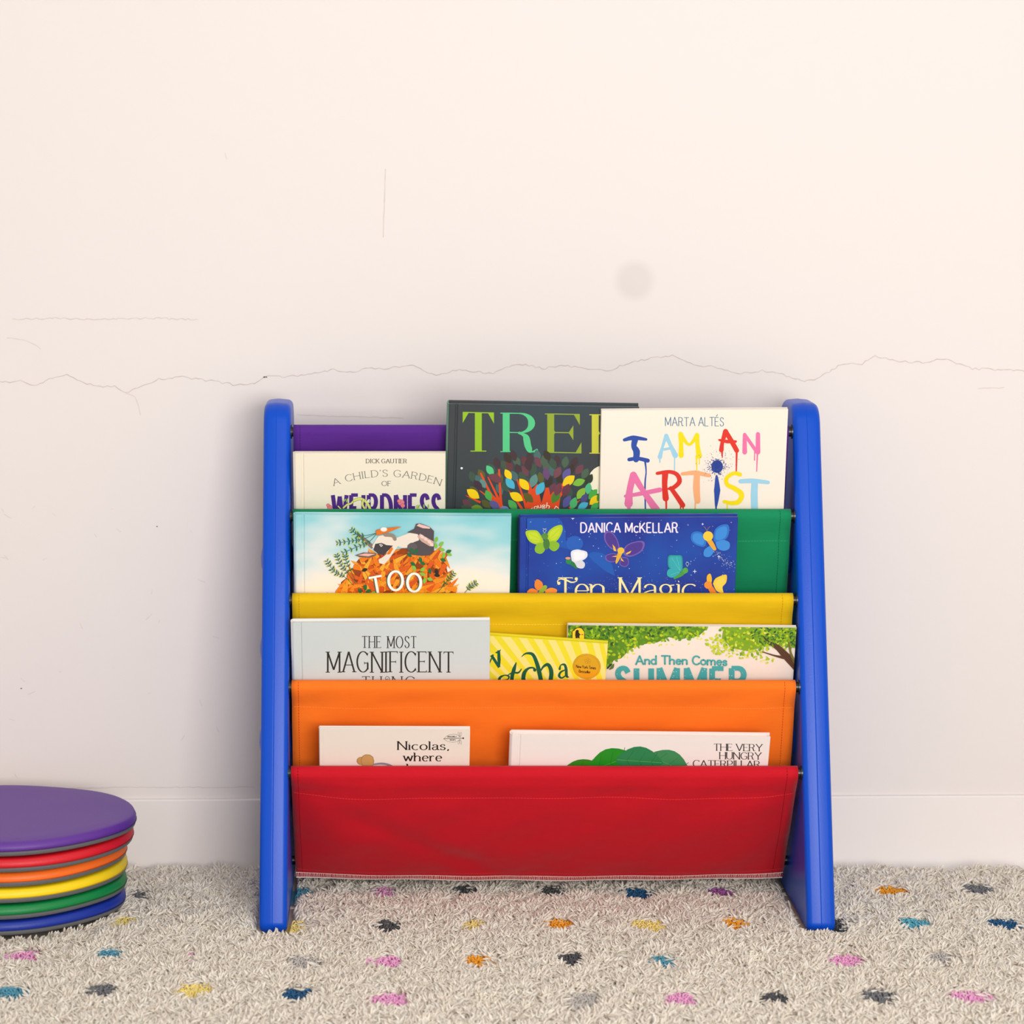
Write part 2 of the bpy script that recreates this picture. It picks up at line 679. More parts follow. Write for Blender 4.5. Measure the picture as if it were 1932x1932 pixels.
def CR(p, n=6):
    """smooth curve through points"""
    q_ = [p[0]] + list(p) + [p[-1]]
    out = []
    for i in range(1, len(q_) - 2):
        for j in range(n):
            t = j / n
            o_ = []
            for a in (0, 1):
                p0, p1, p2, p3 = q_[i - 1][a], q_[i][a], q_[i + 1][a], q_[i + 2][a]
                o_.append(.5 * (2 * p1 + (p2 - p0) * t + (2 * p0 - 5 * p1 + 4 * p2 - p3) * t * t + (3 * p1 - p0 - 3 * p2 + p3) * t ** 3))
            out.append(tuple(o_))
    out.append(tuple(p[-1]))
    return out


X = .5
GL = {
    'A': (.80, [[(0, 0), (.4, 1)], [(.4, 1), (.8, 0)], [(.14, .34), (.66, .34)]]),
    'B': (.62, [[(0, 0), (0, 1)], [(0, 1), (.3, 1)] + A(.3, .76, .24, .24, 90, -90) + [(0, .52)], [(0, .52), (.33, .52)] + A(.33, .26, .28, .26, 90, -90) + [(0, 0)]]),
    'C': (.74, [A(.42, .5, .42, .51, 42, 318, 24)]),
    'D': (.74, [[(0, 0), (0, 1)], [(0, 1), (.28, 1)] + A(.28, .5, .44, .5, 90, -90) + [(0, 0)]]),
    'E': (.56, [[(0, 0), (0, 1)], [(0, 1), (.54, 1)], [(0, .52), (.42, .52)], [(0, 0), (.57, 0)]]),
    'F': (.52, [[(0, 0), (0, 1)], [(0, 1), (.54, 1)], [(0, .5), (.42, .5)]]),
    'G': (.80, [A(.42, .5, .42, .51, 42, 318, 24), [(.5, .44), (.78, .44)], [(.75, .44), (.75, .12)]]),
    'H': (.72, [[(0, 0), (0, 1)], [(.72, 0), (.72, 1)], [(0, .52), (.72, .52)]]),
    'I': (.12, [[(.06, 0), (.06, 1)]]),
    'K': (.68, [[(0, 0), (0, 1)], [(0, .36), (.62, 1)], [(.2, .56), (.68, 0)]]),
    'L': (.52, [[(0, 0), (0, 1)], [(0, 0), (.54, 0)]]),
    'M': (.92, [[(.04, 0), (.04, 1)], [(.04, 1), (.46, .12)], [(.46, .12), (.88, 1)], [(.88, 1), (.88, 0)]]),
    'N': (.76, [[(0, 0), (0, 1)], [(0, 1), (.74, 0)], [(.74, 0), (.74, 1)]]),
    'O': (.86, [A(.43, .5, .43, .51, 90, 450, 32)]),
    'P': (.60, [[(0, 0), (0, 1)], [(0, 1), (.3, 1)] + A(.3, .73, .29, .27, 90, -90) + [(0, .46)]]),
    'R': (.70, [[(0, 0), (0, 1)], [(0, 1), (.3, 1)] + A(.3, .75, .28, .25, 90, -90) + [(0, .5)], CR([(.28, .5), (.44, .4), (.5, .14), (.58, .01), (.72, .06)])]),
    'S': (.56, [CR([(.52, .82), (.42, .96), (.26, 1.0), (.09, .92), (.04, .76), (.14, .6), (.32, .5), (.49, .38), (.54, .23), (.45, .06), (.27, -.01), (.1, .05), (.01, .2)])]),
    'T': (.70, [[(.35, 0), (.35, 1)], [(0, 1), (.35, 1)], [(.35, 1), (.7, 1)]]),
    'U': (.72, [[(0, 1), (0, .32)] + A(.35, .32, .35, .33, 180, 360) + [(.7, .32), (.7, 1)]]),
    'V': (.78, [[(0, 1), (.39, 0)], [(.39, 0), (.78, 1)]]),
    'W': (1.1, [[(0, 1), (.28, 0)], [(.28, 0), (.55, .95)], [(.55, .95), (.82, 0)], [(.82, 0), (1.1, 1)]]),
    'Y': (.74, [[(0, 1), (.37, .46)], [(.37, .46), (.74, 1)], [(.37, 0), (.37, .46)]]),
    'a': (.42, [CR([(.04, .38), (.1, .47), (.22, .5), (.35, .44), (.37, .3)]) + [(.37, .08), (.45, 0)], CR([(.37, .3), (.2, .27), (.05, .2), (.03, .1), (.1, 0), (.22, .0), (.36, .1)])]),
    'c': (.42, [A(.24, .25, .24, .26, 48, 312, 18)]),
    'd': (.50, [A(.23, .25, .23, .26, 20, 340, 18), [(.46, 0), (.46, 1)]]),
    'e': (.46, [[(.03, .27), (.44, .27)], A(.24, .25, .22, .26, 5, 315, 20)]),
    'g': (.48, [A(.2, .33, .17, .17, 90, 450, 18), CR([(.1, .18), (.06, .08), (.2, .03), (.4, .0), (.42, -.14), (.2, -.25), (.02, -.14), (.1, .02)]), [(.32, .46), (.47, .48)]]),
    'h': (.50, [[(.02, 0), (.02, 1)], CR([(.02, .34), (.14, .47), (.28, .5), (.43, .42), (.45, .3)]) + [(.45, 0)]]),
    'i': (.08, [[(.04, 0), (.04, X)], [(.03, .70), (.05, .74)]]),
    'k': (.48, [[(.02, 0), (.02, 1)], [(.02, .2), (.42, .5)], [(.16, .32), (.48, 0)]]),
    'l': (.06, [[(.03, 0), (.03, 1)]]),
    'm': (.80, [[(.02, 0), (.02, X)], CR([(.02, .34), (.12, .47), (.24, .5), (.37, .42), (.39, .3)]) + [(.39, 0)], CR([(.39, .34), (.49, .47), (.61, .5), (.74, .42), (.76, .3)]) + [(.76, 0)]]),
    'n': (.50, [[(.02, 0), (.02, X)], CR([(.02, .34), (.14, .47), (.28, .5), (.43, .42), (.45, .3)]) + [(.45, 0)]]),
    'o': (.48, [A(.24, .25, .24, .26, 90, 450, 24)]),
    'r': (.32, [[(.02, 0), (.02, X)], CR([(.02, .32), (.1, .45), (.22, .5), (.32, .45)])]),
    's': (.36, [CR([(.33, .4), (.26, .49), (.15, .5), (.05, .44), (.04, .35), (.12, .28), (.25, .23), (.34, .14), (.28, .02), (.16, -.01), (.06, .03), (.01, .1)])]),
    't': (.32, [[(.13, .72), (.13, .12)] + CR([(.13, .12), (.16, .02), (.24, .0), (.33, .06)]), [(0, X), (.3, X)]]),
    'u': (.48, [CR([(.02, .5), (.02, .2), (.08, .03), (.2, -.01), (.34, .05), (.44, .18)]), [(.44, 0), (.44, X)]]),
    'w': (.70, [[(0, X), (.17, 0)], [(.17, 0), (.35, .46)], [(.35, .46), (.53, 0)], [(.53, 0), (.7, X)]]),
    'v': (.46, [[(0, X), (.23, 0)], [(.23, 0), (.46, X)]]),
    ',': (.08, [CR([(.04, .06), (.06, 0), (.0, -.14)])]),
    "'": (.06, [[(.04, 1.02), (.02, .82)]]),
}
GL['\u00c9'] = (GL['E'][0], GL['E'][1] + [[(.22, 1.14), (.38, 1.32)]])
GL['\u1d04'] = (.52, [[(x * .7, y * .62 + .02) for x, y in GL['C'][1][0]]])


class Cover:
    """printing on a front cover: points are given where they show in the photo and land on the cover's own plane"""
    STEP = 1.1e-5

    def __init__(self, book, mb, base_eps):
        self.k, self.mb, self.lay, self.base = book, mb, 0, base_eps

    def loc(self, p):
        w3 = at(p[0], p[1], self.k['o'], self.k['n'])
        l = self.k['inv'] @ w3
        return (l.x, l.z)

    def clip(self, ps):
        W_, H_ = self.k['W'], self.k['Hh']
        for ax, lim, sg in ((0, .0002, 1), (0, W_ - .0002, -1), (1, .0002, 1), (1, H_ - .0002, -1)):
            out = []
            for i in range(len(ps)):
                a, c = ps[i - 1], ps[i]
                ia, ic = (a[ax] - lim) * sg >= 0, (c[ax] - lim) * sg >= 0
                if ia != ic:
                    t = (lim - a[ax]) / (c[ax] - a[ax])
                    out.append((a[0] + (c[0] - a[0]) * t, a[1] + (c[1] - a[1]) * t))
                if ic:
                    out.append(c)
            ps = out
            if len(ps) < 3:
                return []
        return ps

    def poly(self, pts, rgb, up=True, lay=None):
        if up and lay is None:
            self.lay += 1
        ps = self.clip([self.loc(p) for p in pts])
        if len(ps) < 3:
            return
        e = -(self.base + self.STEP * (self.lay if lay is None else lay))
        ar = sum(ps[i - 1][0] * ps[i][1] - ps[i][0] * ps[i - 1][1] for i in range(len(ps)))
        if ar < 0:
            ps = ps[::-1]
        self.mb.add([(x, e, z) for x, z in ps], [tuple(range(len(ps)))], ink(rgb))

    def ell(self, cx, cy, rx, ry, rgb, rot=0, n=22, **kw):
        c, s = math.cos(math.radians(rot)), math.sin(math.radians(rot))
        self.poly([(cx + rx * math.cos(t) * c - ry * math.sin(t) * s, cy + rx * math.cos(t) * s + ry * math.sin(t) * c)
                   for t in np.linspace(0, 2 * math.pi, n + 1)[:-1]], rgb, **kw)

    def leaf(self, cx, cy, ln, wd, rot, rgb, **kw):
        if 'lay' not in kw:
            self.lay += .35
            kw['lay'] = self.lay
        c, s = math.cos(math.radians(rot)), math.sin(math.radians(rot))
        pt = []
        for i in range(9):
            t = i / 8
            pt.append((ln * (t - .5), wd / 2 * math.sin(math.pi * t) ** .85))
        for i in range(7, 0, -1):
            t = i / 8
            pt.append((ln * (t - .5), -wd / 2 * math.sin(math.pi * t) ** .85))
        self.poly([(cx + x * c - y * s, cy + x * s + y * c) for x, y in pt], rgb, **kw)

    def strip(self, pts, ws, rgb, up=True):
        """a ribbon of quads so that bends never fold a polygon over"""
        if up:
            self.lay += 1
        n = len(pts)
        if not isinstance(ws, (list, tuple)):
            ws = [ws] * n
        L_, R_ = [], []
        for i in range(n):
            if pts[0] == pts[-1] and i in (0, n - 1):
                a, c = pts[-2], pts[1]
            else:
                a, c = pts[max(i - 1, 0)], pts[min(i + 1, n - 1)]
            dx, dy = c[0] - a[0], c[1] - a[1]
            l = math.hypot(dx, dy) or 1
            L_.append((pts[i][0] - dy / l * ws[i] / 2, pts[i][1] + dx / l * ws[i] / 2))
            R_.append((pts[i][0] + dy / l * ws[i] / 2, pts[i][1] - dx / l * ws[i] / 2))
        for i in range(n - 1):
            self.poly([L_[i], L_[i + 1], R_[i + 1], R_[i]], rgb, up=False)

    def brush(self, pts, wd, rgb, rounded=True, smooth=False):
        self.lay -= .4
        if smooth:
            pts = CR(pts, 5)
        ws = wd
        if isinstance(wd, (list, tuple)) and len(wd) != len(pts):
            ws = [float(np.interp(i / (len(pts) - 1), np.linspace(0, 1, len(wd)), wd)) for i in range(len(pts))]
        self.strip(pts, ws, rgb)
        if rounded:
            for i in (range(len(pts)) if not smooth else (0, len(pts) - 1)):
                r = (ws[i] if isinstance(ws, (list, tuple)) else ws) / 2
                self.ell(pts[i][0], pts[i][1], r, r, rgb, n=10, up=False, lay=self.lay - .25)

    def text(self, s, x0, x1, y, cap, rgb, thick=2., thin=None, phi=0, serif=0., tick=0., sp=.16, space=.34, rnd=False, warp=None, lc=1., slant=0, jit=0.):
        """s fitted between x0 and x1 on baseline y (photo pixels)"""
        self.lay += 1
        thin = thick if thin is None else thin
        adv, xs = 0, []
        for ch in s:
            if ch == ' ':
                adv += space
                xs.append(None)
                continue
            xs.append(adv)
            adv += GL[ch][0] * (lc if ch.islower() else 1) + sp
        adv -= sp
        kx = (x1 - x0) / adv
        wf = warp or (lambda px, py: (px, py))
        lay1 = self.lay
        for ch, ax in zip(s, xs):
            if ax is None:
                continue
            g = GL[ch][1]
            low = ch.islower()
            jx, jy = random.uniform(-jit, jit), random.uniform(-jit, jit)

            def T(p, ax=ax, low=low, jx=jx, jy=jy):
                gx, gy = p
                if low and lc != 1:
                    gx *= lc
                    gy = gy * lc if gy <= X else X * lc + (gy - X) * (1 - X * lc) / X
                return wf(x0 + (ax + gx) * kx + slant * gy * cap + jx, y - gy * cap + jy)
            ends = [(round(st[i][0], 2), round(st[i][1], 2)) for st in g for i in (0, -1)]
            for si, st in enumerate(g):
                self.lay = lay1 + si * .28
                pp = [T(p) for p in st]
                if len(pp) == 2 and warp:
                    pass
                ws = []
                for i in range(len(pp)):
                    a, c = pp[max(i - 1, 0)], pp[min(i + 1, len(pp) - 1)]
                    if st[0] == st[-1] and i in (0, len(pp) - 1):
                        a, c = pp[-2], pp[1]
                    th = math.atan2(-(c[1] - a[1]), c[0] - a[0])
                    ws.append(thin + (thick - thin) * abs(math.sin(th - math.radians(phi))) ** 1.4)
                self.strip(pp, ws, rgb, up=False)
                if rnd:
                    for i in (0, -1):
                        self.ell(pp[i][0], pp[i][1], ws[i] / 2, ws[i] / 2, rgb, n=8, up=False)
                self.lay += .14
                if serif or tick:
                    for i in (0, -1):
                        e = st[i]
                        nb = st[1] if i == 0 else st[-2]
                        dx, dy = nb[0] - e[0], nb[1] - e[1]
                        l = math.hypot(dx, dy) or 1
                        free = ends.count((round(e[0], 2), round(e[1], 2))) == 1
                        lev = min(abs(e[1]), abs(e[1] - 1), abs(e[1] - X) if low else 9) < .01
                        if serif and lev and abs(dy) / l > .7 and (abs(dx) < .02 or free) and not (ch in 'TY' and e[1] > .9 and ch == 'T') and ch not in 'tdui'[0:1]:
                            c_ = T(e)
                            lft = serif * (.0 if (low and e[1] > .3 and ch in 'nmrhikldu') else 1)
                            hh = max(thin, .8)
                            a_ = wf(c_[0] - serif, c_[1]) if not warp else (c_[0] - serif, c_[1])
                            self.poly([(c_[0] - serif, c_[1] - hh / 2), (c_[0] + lft, c_[1] - hh / 2), (c_[0] + lft, c_[1] + hh / 2), (c_[0] - serif, c_[1] + hh / 2)], rgb, up=False)
                        if tick and abs(dy) / l < .3 and free and len(st) == 2 and not low:
                            c_ = T(e)
                            sg = -1 if e[1] < .2 else 1
                            bk = 1 if dx > 0 else -1
                            if .2 < e[1] < .8:
                                self.poly([(c_[0], c_[1] - tick * .7), (c_[0], c_[1] + tick * .7), (c_[0] + bk * tick * .45, c_[1])], rgb, up=False)
                            else:
                                self.poly([(c_[0], c_[1] - sg * thin / 2), (c_[0], c_[1] + sg * tick), (c_[0] + bk * tick * .6, c_[1] - sg * thin / 2)], rgb, up=False)
                        if tick and ch in 'CGS' and len(st) > 6:
                            c_ = T(e)
                            sg = 1 if e[1] > .5 else -1
                            if not (ch == 'G' and e[1] < .5):
                                self.poly([(c_[0], c_[1] + sg * tick * .6), (c_[0] + thin, c_[1] - sg * tick), (c_[0] - thin, c_[1] - sg * tick * .3)], rgb, up=False)
        self.lay = lay1 + .9


_inks = {}


def ink(rgb):
    rgb = tuple(int(max(0, min(255, v))) // 4 * 4 for v in rgb)
    if rgb not in _inks:
        _inks[rgb] = mat('print_%d_%d_%d' % rgb, rgb, 0.38, 0.4)
    return _inks[rgb]


# ------------------------------------------------------------------ books
m_paper = mat('page_block', (240, 230, 218), 0.85, 0.2)
q = NT(m_paper)
cc = q.n('ShaderNodeTexCoord')
mp = q.n('ShaderNodeMapping')
mp.inputs['Scale'].default_value = (3, 900, 3)
q.l(cc.outputs['Object'], mp.inputs[0])
nz = q.noise(1.5, 2, mp.outputs[0])
q.l(q.ramp(nz, [(0.35, lin((205, 194, 182))), (0.6, lin((246, 238, 228)))]), q.b.inputs['Base Color'])


def make_book(j, TL, TR, thick, cover_m, label, group, off=0.0, tilt=15.5, yaw=0.0, hard=True, spine_m=None, depth=0.134, fullw=None, back_m=None, board=.0022):
    """a book standing in the pocket behind bar j; TL/TR = where the front cover's top corners show"""
    y, z = bars[j]
    t, yw = math.radians(tilt), math.radians(yaw)
    n = Vector((0, -math.cos(t), math.sin(t) * 0 - math.sin(t)))        # leans forward: the top is nearer
    n = Matrix.Rotation(yw, 3, 'Z') @ n
    p0 = Vector(((at_y(TR[0], TR[1], y).x), y + BAR_R + 0.0022 + off, z))
    tl, tr = at(TL[0], TL[1], p0, n), at(TR[0], TR[1], p0, n)
    u = (tr - tl).normalized()
    if fullw:
        tl = tr - u * fullw
    yl = -n
    v = yl.cross(u) * -1
    if v.z < 0:
        v = -v
    W_ = (tr - tl).length
    # height: down to a fixed drop below the bar
    drop = (tl.z + tr.z) / 2 - (z - depth)
    Hh = drop / v.z
    org = tl - v * Hh
    M = Matrix((u, yl, v)).transposed().to_4x4()
    M.translation = org
    root = empty('book', M)
    tag(root, label, 'book', group)
    book = dict(o=tl, n=n, inv=M.inverted(), W=W_, Hh=Hh, root=root)
    bt = board if hard else .0005
    rd = .0015
    # front cover, with a hinge groove on hardcovers
    mb = MB()
    if hard:
        hx = .0088
        prof = [(0.0, .0008), (.0006, .0002), (.0015, 0), (hx - .0018, 0), (hx - .0007, .0011), (hx + .0006, .0011), (hx + .0018, 0), (W_ - .001, 0), (W_ - .0003, .0003), (W_, .001)]
    else:
        prof = [(0, .0003), (.0006, 0), (.004, 0), (.0042, .00012), (.0045, 0), (W_ - .0004, 0), (W_, .0002)]
    rows = [[(x, e, Hh) for x, e in prof], [(x, e, 0) for x, e in prof]]
    mb.grid(rows, cover_m, flip=True)
    rb = [[(x, bt, Hh) for x, e in prof], [(x, bt, 0) for x, e in prof]]
    mb.grid(rb, cover_m)
    for zz, fl in ((0, 0), (1, 1)):
        mb.grid([rows[1 - zz], rb[1 - zz]], cover_m, flip=not fl)
    mb.grid([[rows[0][-1], rows[1][-1]], [rb[0][-1], rb[1][-1]]], cover_m)
    mb.grid([[rows[0][0], rows[1][0]], [rb[0][0], rb[1][0]]], cover_m, flip=True)
    book['mb'] = mb
    book['cv'] = Cover(book, mb, 0.00004)
    # back cover
    bm = back_m or cover_m
    b2 = MB()
    if hard:
        bw = [(0, 0), (W_, 0)]
        b2.box((0.0, thick - bt, 0), (W_, thick, Hh), bm)
    else:
        b2.box((0.0, thick - bt, 0), (W_, thick, Hh), bm)
    b2.build('back_cover', None, root)
    # spine, gently rounded
    b3 = MB()
    sp_ = []
    for i in range(9):
        a = math.pi * i / 8
        sp_.append((-(.0022 if hard else .0006) * math.sin(a) ** .7 if 0 < i < 8 else 0.0, .0006 + (thick - .0012) * i / 8))
    inn = [(x + (.0014 if hard else .0006), yy) for x, yy in sp_]
    b3.grid([[(x, yy, 0) for x, yy in sp_], [(x, yy, Hh) for x, yy in sp_]], flip=True)
    b3.grid([[(x, yy, 0) for x, yy in inn], [(x, yy, Hh) for x, yy in inn]])
    b3.grid([[(x, yy, Hh) for x, yy in sp_], [(x, yy, Hh) for x, yy in inn]], flip=True)
    b3.grid([[(x, yy, 0) for x, yy in sp_], [(x, yy, 0) for x, yy in inn]])
    b3.build('spine', spine_m or cover_m, root, smooth=True, angle=50)
    # page block
    g = .0032 if hard else .0002
    b4 = MB()
    b4.box((.0016 if hard else .0004, bt, g), (W_ - g, thick - bt, Hh - g), m_paper)
    b4.build('pages', None, root)
    return book


def finish(book):
    o = book['mb'].build('front_cover', None, book['root'])
    return o


G_TOP, G_2, G_3, G_4 = ('picture books in the purple-backed top pocket', 'picture books in front of the green sling',
                        'picture books in front of the yellow sling', 'picture books in front of the orange sling')
BLACK = (52, 44, 42)

# ---- cream hardcover, top pocket
bk = make_book(3, (556, 855), (841, 855), .0062, mat('cream_cover', (236, 225, 203), .4), 'cream hardcover book with purple block title, left of the dark tree book', G_TOP, off=.0002)
c = bk['cv']
c.text('DICK GAUTIER', 691, 767.5, 873.6, 7.6, BLACK, 1.2, .6, serif=1.1, tick=1.2, sp=.24)
Rr, ccx, ccy = 294., 730., 899. + 294.


def arcw(px, py):
    a = (px - 730.) / Rr
    r = Rr + (899. - py)
    return (ccx + r * math.sin(a), ccy - r * math.cos(a))


c.text("A CHILD'S GARDEN", 628, 832, 899, 12.5, (122, 118, 108), 1.5, .7, serif=1.5, tick=1.4, warp=arcw, space=.5, sp=.24)
c.text('OF', 720.5, 737.5, 916.5, 8.6, (100, 96, 88), 1.2, .7, serif=1.4, tick=1.2, sp=.2)
c.text('WEIRDNESS', 628, 830, 984, 50, (78, 36, 126), 7.8, 6.6, sp=.36)
for pts, w_ in (([(648, 958), (655, 952), (662, 950), (668, 944)], 3), ([(668, 944), (680, 941), (690, 946), (697, 957), (700, 968)], 4.5), ([(686, 942), (684, 952), (690, 962)], 3.5), ([(645, 962), (638, 955)], 2)):
    c.brush(pts, w_ + 1, (70, 66, 40), smooth=True)
    c.brush(pts, w_, (222, 222, 120), smooth=True)
for x, y, r in ((622, 957, 4.5), (619, 953, 3), (757, 948, 6), (760, 954, 4), (753, 945, 3.5), (788, 956, 3)):
    c.ell(x, y, r + .4, r * .9 + .4, (120, 60, 80))
    c.ell(x, y, r, r * .9, (232, 128, 140) if x != 788 else (210, 215, 110))
for x in (650, 655, 790, 800, 808):
    c.leaf(x, 944 if x < 700 else 955, 9, 3, 60 + (x % 7) * 12, (150, 190, 90))
c.ell(696, 945, 3, 3, (245, 245, 235))
c.ell(697, 945, 1.2, 1.2, (20, 20, 20))
finish(bk)

# ---- dark hardcover with a tree, top pocket, behind its right neighbour
m_slate = mat('slate_jacket', (58, 66, 72), .38)
q = NT(m_slate)
q.l(q.ramp(q.noise(4.0, 1), [(0.50, lin((60, 65, 68))), (0.78, lin((48, 80, 94)))]), q.b.inputs['Base Color'])
bk = make_book(3, (847, 762), (1206, 768), .013, m_slate, 'dark slate hardcover book with TREE in green capitals above a leafy orange-branched tree', G_TOP, off=.0072,
               spine_m=mat('sage_spine', (112, 150, 130), .5))
c = bk['cv']
tw = lambda px, py: (px, py + (px - 900) * .0175)
for ch, x0, x1, col in (('T', 873, 932, (146, 190, 40)), ('R', 955, 1013, (84, 196, 134)), ('E', 1039, 1096, (146, 164, 52)), ('E', 1123, 1180, (196, 196, 66))):
    c.text(ch, x0, x1, 851, 72.5, col, 13, 1.8, serif=15 if ch == 'T' else 11, tick=20, warp=tw)
OR_ = (226, 78, 38)
tz = lambda x, y: (860 + x / 6.44, 850 + y / 6.44)
c.ell(1140, 906, 30, 28, (240, 232, 205))
DK = [(70, 52, 58), (78, 96, 76), (100, 58, 60), (92, 92, 48), (72, 104, 104), (108, 66, 76), (66, 84, 70), (62, 54, 46)]
dark_leaves = [(500, 150, 70, 0), (590, 180, 60, 6), (650, 180, 65, 2), (740, 130, 60, 1), (840, 130, 60, 2), (900, 90, 70, 0), (990, 60, 80, 4), (1000, 140, 60, 5), (1070, 130, 80, 1),
               (1110, 60, 60, 7), (1230, 120, 80, 0), (1330, 140, 100, 1), (1440, 140, 120, 0), (840, 250, 60, 5), (760, 230, 70, 0), (940, 230, 110, 6), (1160, 240, 80, 4),
               (1030, 330, 80, 3), (810, 320, 60, 6), (710, 310, 60, 4), (310, 290, 60, 3), (430, 220, 60, 6), (200, 320, 70, 6), (530, 330, 70, 3), (270, 410, 60, 0), (280, 360, 60, 4),
               (1230, 270, 110, 5), (1500, 230, 130, 5), (1570, 280, 120, 1), (1180, 460, 110, 5), (1330, 480, 120, 0), (1130, 380, 120, 7), (1290, 400, 110, 6), (530, 470, 60, 4),
               (600, 440, 60, 6), (220, 490, 50, 3), (140, 640, 30, 5), (210, 620, 30, 6), (370, 650, 40, 3), (130, 700, 20, 6), (1380, 520, 100, 6), (880, 580, 50, 3), (460, 330, 30, 5), (1260, 340, 80, 7),
               (700, 60, 70, 0), (630, 90, 60, 7), (1180, 160, 70, 6), (1400, 230, 110, 7), (880, 180, 70, 0), (1100, 200, 90, 1), (950, 330, 90, 6), (880, 400, 80, 6)]
for x, y, r, k_ in dark_leaves:
    p = tz(x, y)
    c.leaf(p[0], p[1], 23, 13.5, r, DK[k_])
for pts, w_ in (([(300, 270), (420, 520), (500, 620), (560, 720)], [3, 5, 9, 14]), ([(390, 320), (520, 600), (560, 760)], [2, 5, 10]), ([(525, 225), (545, 600), (560, 760)], [3.5, 5, 9]),
                ([(290, 485), (420, 590), (520, 700)], [1.5, 4, 8]), ([(120, 545), (300, 630)], [1, 4.5]), ([(745, 350), (840, 640), (870, 780)], [2.5, 4.5, 8]), ([(640, 485), (760, 640), (820, 740)], [1, 4, 6]),
                ([(1510, 600), (1380, 700)], [1, 5]), ([(1330, 400), (1180, 560), (1060, 780)], [8, 12, 22])):
    c.brush([tz(*p) for p in pts], w_, OR_, smooth=True, rounded=False)
c.poly([tz(x, y) for x, y in ((880, 370), (930, 470), (990, 400), (1040, 640), (1090, 450), (1130, 450), (1160, 590), (1300, 400), (1385, 410), (1270, 570), (1250, 720), (1200, 900), (900, 900), (850, 700), (880, 480))], OR_)
c.poly([tz(x, y) for x, y in ((1010, 490), (1040, 640), (1085, 470))], (54, 58, 62))
for x, y, r, ln, col in ((415, 240, 55, 23, (84, 196, 134)), (485, 335, 35, 27, (112, 66, 74)), (635, 290, 60, 23, (246, 204, 20)), (660, 400, 50, 26, (78, 176, 204)), (830, 410, 50, 28, (246, 204, 20)),
                         (945, 365, 110, 27, (96, 140, 134)), (1025, 460, 120, 28, (78, 176, 204)), (1100, 280, 80, 25, (104, 74, 112)), (1345, 285, 120, 26, (96, 88, 150)), (1235, 265, 120, 25, (118, 72, 80)),
                         (1370, 365, 140, 30, (240, 204, 30)), (1495, 385, 160, 25, (124, 184, 66)), (1620, 350, 120, 24, (54, 62, 44)), (1215, 560, 120, 28, (78, 128, 50)), (210, 525, 35, 29, (246, 204, 20)),
                         (395, 545, 65, 23, (80, 168, 78)), (735, 560, 30, 29, (246, 204, 20)), (880, 570, 45, 26, (98, 92, 44)), (470, 660, 40, 25, (96, 92, 150)), (690, 660, 50, 25, (80, 172, 86)),
                         (1350, 620, 120, 27, (90, 86, 146)), (1430, 640, 110, 25, (82, 178, 110)), (1520, 520, 125, 26, (140, 186, 60)), (1610, 460, 100, 23, (84, 180, 128)), (1665, 530, 130, 25, (76, 168, 70)),
                         (1690, 600, 140, 27, (240, 204, 30)), (1560, 580, 120, 22, (80, 78, 130)), (1545, 670, 150, 23, (78, 176, 204)), (1690, 680, 140, 22, (76, 168, 90)), (260, 700, 10, 24, (110, 150, 50)),
                         (600, 710, 20, 20, (110, 140, 190)), (330, 400, 60, 20, (96, 140, 134)), (1240, 470, 110, 27, (112, 66, 76)), (1340, 480, 115, 27, (104, 62, 72)), (270, 420, 50, 24, (70, 48, 60)),
                         (1750, 560, 120, 20, (84, 150, 40))):
    p = tz(x, y)
    c.leaf(p[0], p[1], ln, ln * .56, r, col)
R2, cx2, cy2 = 34., 1025., 957. + 34.


def arc2(px, py):
    a = (px - 1025.) / R2
    r = R2 + (957. - py)
    return (cx2 + r * math.sin(a), cy2 - r * math.cos(a))


c.text('through Pin', 990, 1062, 957, 9.5, (246, 236, 215), 1.5, .9, serif=.9, warp=arc2, space=.6)
c.ell(871, 883, 2.2, 2.2, (228, 232, 236))
finish(bk)

